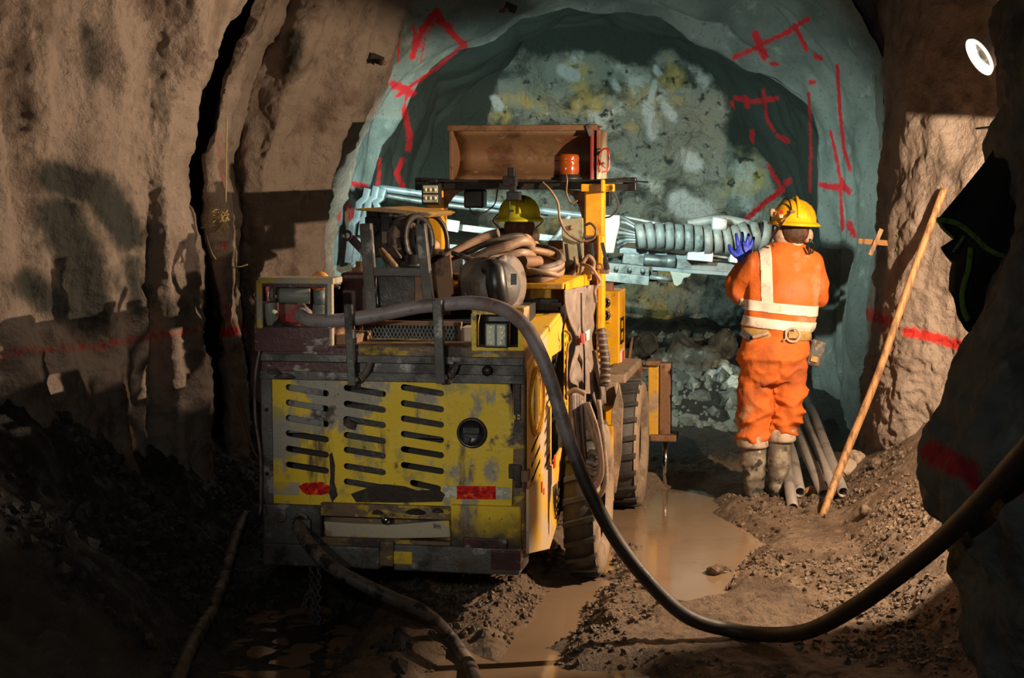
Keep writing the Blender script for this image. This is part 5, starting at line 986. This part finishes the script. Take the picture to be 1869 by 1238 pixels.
# wires on the left rib
mb = MB(); mb.tube([W(414, 215, 9.33), W(413, 290, 9.33), W(412, 370, 9.33)], .0045, 6)
wi = obj('wire_tangle', mb, 'wire_yellow', label='yellow wire tangled round the narrow rib of the left wall', cat='wire')
rng2 = random.Random(3)
for k in range(9):
    pts = [W(400+rng2.uniform(-14, 18), 402+rng2.uniform(-22, 22), 9.26+rng2.uniform(0, .06)) for _ in range(5)]
    mb = MB(); mb.tube(pts, .0035, 5, 6); obj('wire_loop', mb, 'wire_yellow', wi)
for pts in ([(392, 385), (378, 410), (377, 430), (386, 460), (394, 474)], [(424, 488), (438, 487), (452, 483)], [(366, 416), (378, 416)]):
    mb = MB(); mb.tube([W(x, y, 9.3) for x, y in pts], .004, 5); obj('wire_loop', mb, 'wire_yellow', wi)
# ------------------------------------------------------------------ rocks
def rock(name, px, py, r, mat, lab, seed, group=None, sq=(1, 1, 1), p=None):
    g = p or onground(px, py); bm = bmesh.new(); bmesh.ops.create_icosphere(bm, subdivisions=3, radius=1); V = np.array([v.co[:] for v in bm.verts])
    d = 1+.28*ridged(V+seed*3.1, .9, 2, seed)+.10*fbm(V+seed, 3, 2, seed)
    for v, k in zip(bm.verts, d): v.co = Vector((v.co.x*k*sq[0], v.co.y*k*sq[1], v.co.z*k*sq[2]))*r
    me = bpy.data.meshes.new(name); bm.to_mesh(me); bm.free()
    o = link(name, me, mat, label=lab, cat='rock', group=group); o.location = (g.x, g.y, g.z+r*.35); o.rotation_euler = (seed, seed*2.3, seed*.7); return o
rock('pale_stone', 1548, 862, .055, 'pale_rock', 'pale stone on the bank right of the pole', 1, sq=(1.2, .8, .8)); rock('pale_stone', 1562, 845, .05, 'pale_rock', 'smaller pale stone just above the other beside the pole', 2)
rock('orange_stone', 1478, 905, .045, 'orange_rock', 'orange brown stone between the pipes and the boots', 3, sq=(1.3, .9, .7))
for k, (x, y, lb) in enumerate(((1470, 925, 'small brown stone between the two nearest pipe ends'), (1487, 915, 'small brown stone under the orange stone'), (1600, 850, 'brown stone alone on the bank above the pipe ends'), (1580, 940, 'brown stone low on the bank right of the pole foot'))):
    rock('small_stone', x, y, .02+.006*k, 'clod', lb, 5+k)
for k, (x, y, s_, lb) in enumerate(((1255, 665, .15, 'largest grey boulder in the rubble between rig and man'), (1215, 672, .10, 'grey boulder left of the largest boulder, beside the jack'), (1292, 668, .10, 'grey boulder right of the largest boulder'),
        (1180, 640, .09, 'grey boulder just above the yellow jack leg'), (1320, 640, .11, 'dark grey boulder nearest the hip of the man'), (1240, 700, .07, 'small grey block in front of the largest boulder'))):
    rock('boulder', x, y, s_, 'rubble', lb, 70+k, sq=(1.1, 1, .9))
for k, (x, y, s_, lb) in enumerate(((1326, 692, .08, 'pale broken rock nearest the left knee of the man'), (1316, 676, .06, 'topmost pale rock left of the man'), (1343, 704, .06, 'lowest pale rock, almost touching the trousers'), (1300, 692, .05, 'leftmost pale rock of the small heap'))): rock('pale_rock', x, y, s_, 'face_light', lb, 90+k)
vs_ = MB(); X = rng.uniform(.35, 2.2, 900); Y = rng.uniform(12.2, 14.6, 900); Z = gh(X, Y)
for i in range(900):
    r_ = .015+.075*rng.random()**3; v = IV*rng.uniform(.6, 1.25, (len(IV), 1))*rng.uniform(.7, 1.2, (1, 3))*r_+np.array([X[i], Y[i], Z[i]+r_*.2]); vs_.add(v.tolist(), IF)
link('rubble', mesh_from('rubble', vs_.v, vs_.f), 'rubble', label='loose grey rubble spread along the foot of the face', cat='rubble', kind='stuff')
rock('mud_lump', 1310, 1050, .05, 'clod', 'dark mud lump at the right edge of the large puddle', 60, sq=(1.8, 1, .6))
# ================================================================== PEOPLE
def remesh(mb, vox, smooth=4, name='tmp', it=1.0):
    me = mesh_from(name, mb.v, mb.f); bm = bmesh.new(); bm.from_mesh(me); bmesh.ops.remove_doubles(bm, verts=bm.verts, dist=1e-5); bmesh.ops.recalc_face_normals(bm, faces=bm.faces); bm.to_mesh(me); bm.free()
    o = bpy.data.objects.new(name, me); COL.objects.link(o)
    r = o.modifiers.new('r', 'REMESH'); r.mode = 'VOXEL'; r.voxel_size = vox; r.use_smooth_shade = True
    if smooth: s = o.modifiers.new('s', 'SMOOTH'); s.iterations = smooth; s.factor = .5
    dg = bpy.context.evaluated_depsgraph_get(); dg.update(); m2_ = bpy.data.meshes.new_from_object(o.evaluated_get(dg))
    bpy.data.objects.remove(o); m2_.name = name
    for p in m2_.polygons: p.use_smooth = True
    return m2_
def limb(mb, pts, rs, n=16, sub=5, flat=1.):
    cp_ = catmull(pts, sub); m = len(cp_); rr_ = [np.interp(i/(m-1)*(len(rs)-1), range(len(rs)), rs) for i in range(m)]
    mb.tube(cp_, rr_, n, 1)
    for e, r_ in ((cp_[0], rr_[0]), (cp_[-1], rr_[-1])):
        bm = bmesh.new(); bmesh.ops.create_icosphere(bm, subdivisions=2, radius=r_*.98, matrix=Matrix.Translation(e)); mb.add([v.co[:] for v in bm.verts], [tuple(v.index for v in f.verts) for f in bm.faces]); bm.free()
def blob(mb, c, r3, rot=None):
    bm = bmesh.new(); bmesh.ops.create_icosphere(bm, subdivisions=3, radius=1)
    mb.add([(Vector(c)+(rot @ Vector((v.co.x*r3[0], v.co.y*r3[1], v.co.z*r3[2])) if rot else Vector((v.co.x*r3[0], v.co.y*r3[1], v.co.z*r3[2])))) for v in bm.verts], [tuple(v.index for v in f.verts) for f in bm.faces]); bm.free()
def head_mesh(c, s=1.):  # facing +Y
    mb = MB(); c = Vector(c)
    blob(mb, c+Vector((0, -.008, .02))*s, (.076*s, .098*s, .10*s)); blob(mb, c+Vector((0, .030, -.035))*s, (.060*s, .062*s, .078*s)); blob(mb, c+Vector((0, .07, -.085))*s, (.028*s, .025*s, .022*s))
    blob(mb, c+Vector((0, .102, -.012))*s, (.014*s, .022*s, .026*s)); blob(mb, c+Vector((0, .088, -.052))*s, (.026*s, .012*s, .010*s))
    for sg in (-1, 1): blob(mb, c+Vector((sg*.078, -.005, -.01))*s, (.012*s, .022*s, .034*s)); blob(mb, c+Vector((sg*.033, .082, .008))*s, (.020*s, .012*s, .010*s))
    limb(mb, [c+Vector((0, -.015, -.06)), c+Vector((0, -.03, -.20))], [.056, .062])
    return remesh(mb, .008, 3, 'body')
def folds(me, f):
    n = len(me.vertices); co = np.empty(n*3); me.vertices.foreach_get('co', co); co = co.reshape(-1, 3)
    no = np.array([v.normal[:] for v in me.vertices]); co = co+no*f(co)[:, None]; me.vertices.foreach_set('co', co.ravel()); me.update()
def helmet(root, c, mat, s=1., full=True, tilt=0., rx=.132, ry=.158):
    c = Vector(c); Rt = Matrix.Rotation(tilt, 3, 'Y'); rings = []
    for h, k in ((-.006, 1.17), (0, 1.20), (.006, 1.18), (.016, 1.06), (.022, 1.0), (.05, .985), (.085, .90), (.115, .74), (.138, .50), (.150, .25), (.153, .04)):
        bk = 1.0 if h > .018 else 1.06
        rings.append((c+Rt @ Vector((0, 0, h*s)), Rt @ Vector((rx*k*s, 0, 0)), Rt @ Vector((0, ry*k*bk*s, 0))))
    mb = MB(); mb.rings(rings, 48); h = obj('helmet', mb, mat, root)
    mb = MB(); mb.tube([c+Rt @ Vector((0, ry*math.cos(t)*1.0*s, .02*s+.140*math.sin(t)*s)) for t in np.linspace(.15, PI-.15, 16)], .012*s, 8, 1); obj('ridge', mb, mat, h)
    return h
def patch(src, planes, off, name, mat, parent, bevel=0, keep=None):  # strip cut from a garment and lifted off it
    bm = bmesh.new(); bm.from_mesh(src)
    for co, no in planes:
        g = bm.verts[:]+bm.edges[:]+bm.faces[:]; bmesh.ops.bisect_plane(bm, geom=g, plane_co=co, plane_no=no, clear_outer=True)
    if keep: bmesh.ops.delete(bm, geom=[v for v in bm.verts if not keep(v)], context='VERTS')
    bm.normal_update()
    for v in bm.verts: v.co += v.normal*off
    me = bpy.data.meshes.new(name); bm.to_mesh(me); bm.free(); me.materials.clear()
    o = link(name, me, mat, parent); s_ = o.modifiers.new('t', 'SOLIDIFY'); s_.thickness = .004; s_.offset = -1; return o
# ---- man in orange
WY = 10.15; S_ = None
base = P(1405, 912, WY); worker = thing('person', 'person in orange coveralls and yellow helmet standing with back turned at right', 'person', tuple(base))
def L(px, py, dy=0.): p = P(px, py, WY+dy); return p-base
k_ = WY/F
mb = MB(); rg = []
for (y, cx_, hw, ry, yo) in ((446, 1434, 26, .075, .01), (458, 1434, 44, .088, .0), (468, 1434, 60, .105, 0), (482, 1433, 68, .118, 0), (510, 1432, 67, .125, 0), (545, 1428, 64, .128, 0), (575, 1424, 63, .128, 0), (594, 1420, 62, .128, 0), (602, 1418, 58, .122, 0), (612, 1416, 57, .122, 0), (622, 1415, 60, .13, -.005), (650, 1412, 62, .145, -.02), (675, 1410, 62, .142, -.02), (695, 1409, 60, .13, -.01)):
    rg.append((L(cx_, y)+Vector((0, yo, 0)), (hw*k_, 0, 0), (0, ry, 0)))
mb.rings(rg, 32)
limb(mb, [L(1379, 680), L(1378, 715), L(1377, 760), L(1374, 798)], [.105, .108, .100, .088])
limb(mb, [L(1441, 680), L(1437, 715), L(1434, 755), L(1426, 790)], [.102, .104, .092, .082])
limb(mb, [L(1385, 480), L(1366, 505, .02), L(1350, 536, .06)], [.068, .066, .064]); limb(mb, [L(1350, 536, .06), L(1346, 515, .12), L(1355, 490, .17)], [.066, .060, .044])
limb(mb, [L(1480, 480), L(1491, 510, .03), L(1494, 545, .10)], [.062, .056, .052]); limb(mb, [L(1494, 545, .10), L(1482, 540, .22), L(1462, 530, .32)], [.052, .048, .04])
cov = remesh(mb, .011, 3, 'coverall')
def fcov(co):
    z = co[:, 2]; low = np.clip((.95-z)/.1, 0, 1); q = co.copy()
    q2 = np.stack([co[:, 0]*.9+z*.8, co[:, 1]*.6, z*1.25-co[:, 0]*.75], -1)
    sg = np.where(co[:, 0] < .02, -1., 1.)*np.clip((.86-z)/.15, 0, 1)+np.clip((z-.80)/.1, 0, 1)*np.sin(co[:, 0]*9)*.6; aa = z+.55*sg*co[:, 0]+.03*noise(co, 7, 199); bb = co[:, 0]-.5*sg*z; q3 = np.stack([bb*.38, co[:, 1]*.35, aa], -1)
    return low*(.030*(np.clip(1-1.6*np.abs(noise(q3, 13, 200)), 0, 1)**1.6-.35)+.010*ridged(q2, 8, 2, 205)+.003*fbm(co, 20, 2, 203))+(1-low)*(.012*ridged(np.stack([co[:, 0], co[:, 1], z*.8], -1), 6, 2, 206)+.010*np.exp(-((z-1.03)/.035)**2)*np.sin(co[:, 0]*30+1))
folds(cov, fcov)
cv = link('coverall', cov, 'coverall', worker)
co = np.array([tuple(v.co) for v in cov.vertices]); fattr(cov, 'dark', .75*np.exp(-(((co[:, 0]-.12)/.13)**2+((co[:, 2]-1.27)/.10)**2))+.4*np.clip((.75-co[:, 2])/.4, 0, 1)*.6)
bd = head_mesh(L(1448, 424), 1.0); body = link('body', bd, 'skin', worker)
X0 = Vector((1, 0, 0)); Z0 = Vector((0, 0, 1))
def lerpL(x, y): return L(x, y)
bk_ = lambda v: v.normal.y < .35
patch(cov, [(L(1384, 460), Vector((-1, 0, -.03))), (L(1404, 460), Vector((1, 0, .03))), (L(1400, 448), Z0), (L(1400, 560), -Z0)], .004, 'reflective_brace', 'reflective_tape', worker)
tl_ = Vector((.10, 0, 1)).normalized(); tx = lambda v: abs(v.co.x-(L(1425, 500)).x) < .245
patch(cov, [(L(1425, 552), tl_), (L(1425, 571), -tl_)], .005, 'reflective_band', 'reflective_tape', worker, keep=tx)
patch(cov, [(L(1425, 582), tl_), (L(1425, 600), -tl_)], .005, 'reflective_band', 'reflective_tape', worker, keep=tx)
mb = MB(); mb.rings([(L(1374, y), (.088*g, 0, 0), (0, .098*g, 0)) for y, g in ((792, 1.0), (796, 1.06), (812, 1.07), (816, 1.0))], 26); obj('trouser_hem', mb, 'coverall_hem', worker)
mb = MB(); mb.rings([(L(1426, y), (.082*g, 0, 0), (0, .092*g, 0)) for y, g in ((782, 1.0), (786, 1.06), (801, 1.07), (805, 1.0))], 26); obj('trouser_hem', mb, 'coverall_hem', worker)
mb = MB(); mb.rings([(L(1433, 442), (.075, 0, 0), (0, .072, 0)), (L(1433, 450), (.092, 0, 0), (0, .085, 0)), (L(1433, 462), (.135, 0, 0), (0, .10, 0))], 30); obj('collar', mb, 'coverall', worker)
mb = MB(); mb.rings([(L(1438, 437), (.062, 0, 0), (0, .064, 0)), (L(1436, 446), (.066, 0, 0), (0, .068, 0))], 24); obj('undershirt_collar', mb, 'coverall_hem', worker)
# belt
rb = []
for y, gx in ((600, 1.03), (601, 1.05), (616, 1.06), (617, 1.04)): rb.append((L(1417, y), (.199*gx, 0, -.01), (0, .13*gx, 0)))
mb = MB(); mb.rings(rb, 40, cap=False); be = obj('tool_belt', mb, 'webbing', worker)
mb = MB(); c = L(1447, 612, -.155); mb.tube([c+Vector((.040*math.cos(t), .0, .040*math.sin(t))) for t in np.linspace(0, 2*PI, 20, endpoint=False)], .007, 8, 1, closed=True); mb.tube([c+Vector((-.04, 0, .03)), c+Vector((-.04, 0, -.02)), c+Vector((-.06, 0, -.035))], .007, 8, 1); obj('d_ring', mb, 'coverall_hem', be)
mb = MB(); mb.box(c+Vector((0, .01, 0)), (.05, .02, .04)); obj('belt_loop', mb, 'webbing', be, bevel=.003)
mb = MB(); mb.bar(L(1352, 606, -.06), L(1372, 620, -.09), .04, .02, (0, 1, 0)); obj('buckle', mb, 'black_steel', be, bevel=.003)
mb = MB(); mb.tube([L(1374, 616, -.11), L(1390, 612, -.13), L(1402, 608, -.14)], .012, 8); obj('webbing_end', mb, 'rubber_cuff', be)
mb = MB(); c = L(1489, 645, -.03); rt = Matrix.Rotation(.25, 3, 'Y'); mb.box(c, (.088, .05, .16), rt); po = obj('radio', mb, 'grimy_steel', worker, bevel=.015)
mb = MB(); mb.box(c+rt @ Vector((-.005, -.03, -.035)), (.045, .012, .035), rt); obj('radio_display', mb, 'webbing', po, bevel=.004)
mb = MB(); mb.tube([L(1475, 617, -.03), L(1482, 624, -.03), L(1488, 632, -.03)], .012, 8); obj('radio_clip', mb, 'black_plastic', po)
# boots
for (tx0, ax_c, yt, yb, hw, nm) in ((1374, 1376, 800, 912, .078, 'l'), (1424, 1419, 792, 905, .072, 'r')):
    mb = MB(); z0 = L(ax_c, yb).z; x1 = L(ax_c, yb).x; x0 = L(tx0, yt).x; zt = L(tx0, yt).z
    limb(mb, [(x0, 0, zt), (x0*.6+x1*.4, 0, zt*.62+z0*.38), (x1, .0, z0+.12), (x1, .01, z0+.06)], [hw, hw*.98, hw*.80, hw*.74]); limb(mb, [(x1, -.01, z0+.045), (x1, .10, z0+.05), (x1-.01, .19, z0+.04)], [.052, .052, .042])
    bm_ = remesh(mb, .010, 3, 'boot'); folds(bm_, lambda co: .005*ridged(co*np.array([1, 1, 2.2]), 7, 2, 220)); bt = link('boot', bm_, 'boot', worker)
    mb = MB(); rg = [((x1-.003, .06, z0+h), (.056*g, 0, 0), (0, .155*g, 0)) for h, g in ((0, .97), (.006, 1), (.026, 1), (.03, .95))]; mb.rings(rg, 28); mb.box((x1, -.05, z0+.012), (.085, .06, .024)); obj('sole', mb, 'black_plastic', bt)
# head gear
hc = L(1449, 410, -.0); hm = helmet(worker, hc, 'helmet_yellow', 1.0, tilt=.05, rx=.130)
mb = MB(); blob(mb, hc+Vector((0, -.018, -.04)), (.088, .098, .085)); hr = remesh(mb, .009, 2, 'hair'); folds(hr, lambda co: .004*fbm(co*np.array([1, 1, .3]), 60, 2, 230)); link('hair', hr, 'hair', worker)
for (x, y, s_, w_) in ((1421, 430, -1, .046), (1475, 430, 1, .040)):
    mb = MB(); c = L(x, y, -.01); mb.lathe(c+Vector((-s_*.02, 0, 0)), (s_, -.55, 0), [(0, 0), (w_*1.05, 0), (w_*1.1, .014), (w_, .035), (w_*.6, .045), (0, .047)], 22); em = obj('ear_muff', mb, 'rubber_cuff', hm)
    mb = MB(); mb.lathe(c+Vector((-s_*.035, .01, 0)), (s_, -.4, 0), [(0, 0), (w_*1.15, 0), (w_*1.2, .012), (0, .014)], 22); obj('cushion', mb, 'black_plastic', em)
    mb = MB(); mb.tube([L(x-2*s_, 418), L(x+s_*14, 404, -.0), L(x+s_*12, 388, -.0)], .005, 6); obj('muff_wire', mb, 'black_steel', em)
mb = MB(); mb.tube([L(1422, 376, -.05), L(1432, 363, -.07), L(1440, 366, -.11), L(1444, 380, -.135), L(1443, 388, -.15), L(1430, 404, -.165), L(1418, 422, -.14), L(1408, 438, -.10), L(1412, 450, -.10)], .005, 8); obj('lamp_cord', mb, 'black_plastic', hm)
mb = MB(); mb.box(L(1447, 386, -.155), (.03, .012, .014), Matrix.Rotation(.1, 3, 'Y')); obj('cord_clip', mb, 'rust_brown', hm, bevel=.002)
for (y, mt) in ((387, 'paint_red'), (395, 'white_tag')): mb = MB(); mb.box(L(1426, y, -.125), (.020, .006, .020), Matrix.Rotation(-.7, 3, 'Z')); obj('sticker', mb, mt, hm)
mb = MB(); mb.lathe(L(1414, 388, -.03), (-1, 0, 0), [(0, 0), (.022, 0), (.026, .02), (.018, .03), (0, .03)], 16); obj('cap_lamp_or_fill', mb, 'rubber_cuff', hm)
mb = MB(); mb.tube([L(1478, 436, -.06), L(1486, 448, -.07), L(1482, 462, -.11), L(1474, 456, -.12)], .005, 6); mb.tube([L(1472, 450, -.10), L(1478, 462, -.12)], .008, 6, 1); obj('helmet_strap', mb, 'black_plastic', hm)
# gloved hands
def hand(palm, up, across, curl, sgn, s=1.0):  # palm centre, finger direction, thumb-ward direction
    up = Vector(up).normalized(); ac = Vector(across); ac = (ac-up*ac.dot(up)).normalized(); fw = up.cross(ac)*sgn; p = Vector(palm); mb = MB()
    blob(mb, p, (1, 1, 1), Matrix((ac*.046*s, fw*.020*s, up*.056*s)).transposed())
    for i, (o_, ln, sp_) in enumerate(((.036, .068, .22), (.013, .078, .06), (-.012, .073, -.08), (-.034, .058, -.24))):
        b_ = p+ac*o_*s+up*.036*s; d1 = (up+ac*sp_).normalized(); d2 = (d1+fw*curl*.6).normalized(); d3 = (d1+fw*curl*1.3).normalized(); l_ = ln*s
        limb(mb, [b_, b_+d1*l_*.42, b_+d1*l_*.42+d2*l_*.33, b_+d1*l_*.42+d2*l_*.33+d3*l_*.27], [.0115*s, .0105*s, .0100*s, .0085*s], 10, 3)
    b_ = p+ac*.036*s-up*.022*s; d1 = (ac*.8+up*.6).normalized(); d2 = (ac*.45+up*.9+fw*curl*.5).normalized()
    limb(mb, [b_, b_+d1*.036*s, b_+d1*.036*s+d2*.034*s], [.0155*s, .0125*s, .0105*s], 10, 3)
    return mb
gp = L(1357, 461, .20)
mb = hand(gp, (.12, .12, 1), (-1, .1, .25), .75, -1, 1.12); limb(mb, [gp-Vector((0, 0, .03)), L(1355, 484, .185), L(1355, 490, .17)], [.034, .033, .040]); g_ = remesh(mb, .0042, 2, 'glove'); link('glove', g_, 'blue_glove', worker, label='blue rubber glove')
gp = L(1452, 528, .38); mb = hand(gp, (-.8, .5, .3), (0, .4, 1), .6, 1, 1.05); limb(mb, [gp, L(1462, 530, .32)], [.032, .036]); g_ = remesh(mb, .0045, 2, 'glove'); link('glove', g_, 'blue_glove', worker)
# ---- seated operator
ob = toW((.045, 2.30, 0)); OY = ob.y; ob = Vector((ob.x, ob.y, 0)); op = thing('person', 'person in yellow helmet sitting at the rig controls behind the hose coil', 'person', (ob.x, ob.y, 1.0))
LO = lambda px, py, dy=0.: P(px, py, OY+dy)-Vector((ob.x, ob.y, 1.0))
hx = LO(948, 395)
mb = MB(); cx0 = hx.x
mb.rings([((cx0, 0, -.02), (.17, 0, 0), (0, .13, 0)), ((cx0, -.01, .15), (.17, 0, 0), (0, .125, 0)), ((cx0, -.01, .36), (.19, 0, 0), (0, .125, 0)), ((cx0, 0, .47), (.20, 0, 0), (0, .11, 0)), ((cx0, .0, .52), (.12, 0, 0), (0, .09, 0)), ((cx0, 0, .55), (.07, 0, 0), (0, .07, 0))], 28)
for sg in (-1, 1):
    limb(mb, [(cx0+sg*.19, 0, .45), (cx0+sg*.23, .06, .30), (cx0+sg*.22, .16, .17)], [.062, .055, .05]); limb(mb, [(cx0+sg*.22, .16, .17), (cx0+sg*.18, .30, .20), (cx0+sg*.13, .40, .24)], [.05, .044, .036])
    limb(mb, [(cx0+sg*.09, .0, .03), (cx0+sg*.12, .25, .06), (cx0+sg*.13, .45, .05)], [.095, .085, .07]); limb(mb, [(cx0+sg*.13, .45, .05), (cx0+sg*.13, .50, -.12), (cx0+sg*.13, .50, -.20)], [.068, .06, .05])
jk = remesh(mb, .012, 3, 'jacket'); link('jacket', jk, 'dark_jacket', op)
for sg in (-1, 1):
    mb = hand((cx0+sg*.12, .46, .26), (0, 1, .2), (-sg, 0, .4), .7, sg, 1.0); limb(mb, [(cx0+sg*.13, .40, .24), (cx0+sg*.12, .45, .255)], [.03, .028]); link('glove', remesh(mb, .005, 2, 'glove'), 'black_plastic', op)
    mb = MB(); limb(mb, [(cx0+sg*.13, .50, -.14), (cx0+sg*.13, .50, -.20)], [.058, .055]); limb(mb, [(cx0+sg*.13, .50, -.215), (cx0+sg*.13, .66, -.225)], [.045, .04]); link('boot', remesh(mb, .01, 2, 'boot'), 'boot', op)
link('body', head_mesh((cx0, .0, LO(948, 412).z), .98), 'skin', op)
hc = LO(948, 402); hm2 = helmet(op, hc, 'helmet_olive', .93, rx=.128)
mb = MB(); blob(mb, hc+Vector((0, -.02, -.045)), (.088, .098, .085)); link('hair', remesh(mb, .009, 2, 'hair'), 'hair', op)
for (x, s_) in ((914, -1), (976, 1)):
    mb = MB(); c = LO(x, 430, -.01); mb.lathe(c+Vector((-s_*.02, 0, 0)), (s_, -.35, 0), [(0, 0), (.040, 0), (.044, .014), (.040, .035), (.02, .045), (0, .047)], 22); em = obj('ear_muff', mb, 'rubber_cuff' if s_ > 0 else 'black_plastic', hm2)
    mb = MB(); mb.tube([LO(x+s_*2, 416), LO(x+s_*14, 404), LO(x+s_*8, 394), LO(x-s_*2, 386)], .004, 6); obj('muff_wire', mb, 'black_steel', em)
    mb = MB(); mb.box(LO(x-s_*2, 386), (.03, .04, .03)); obj('muff_mount', mb, 'black_plastic', em, bevel=.006)
mb = MB(); mb.box(LO(951, 371, -.125), (.020, .006, .016)); obj('sticker', mb, 'paint_red', hm2)
mb = MB(); mb.tube([LO(968, 448, -.08), LO(972, 462, -.10)], .014, 8, 1); obj('lapel_light', mb, 'orange_plastic', op)
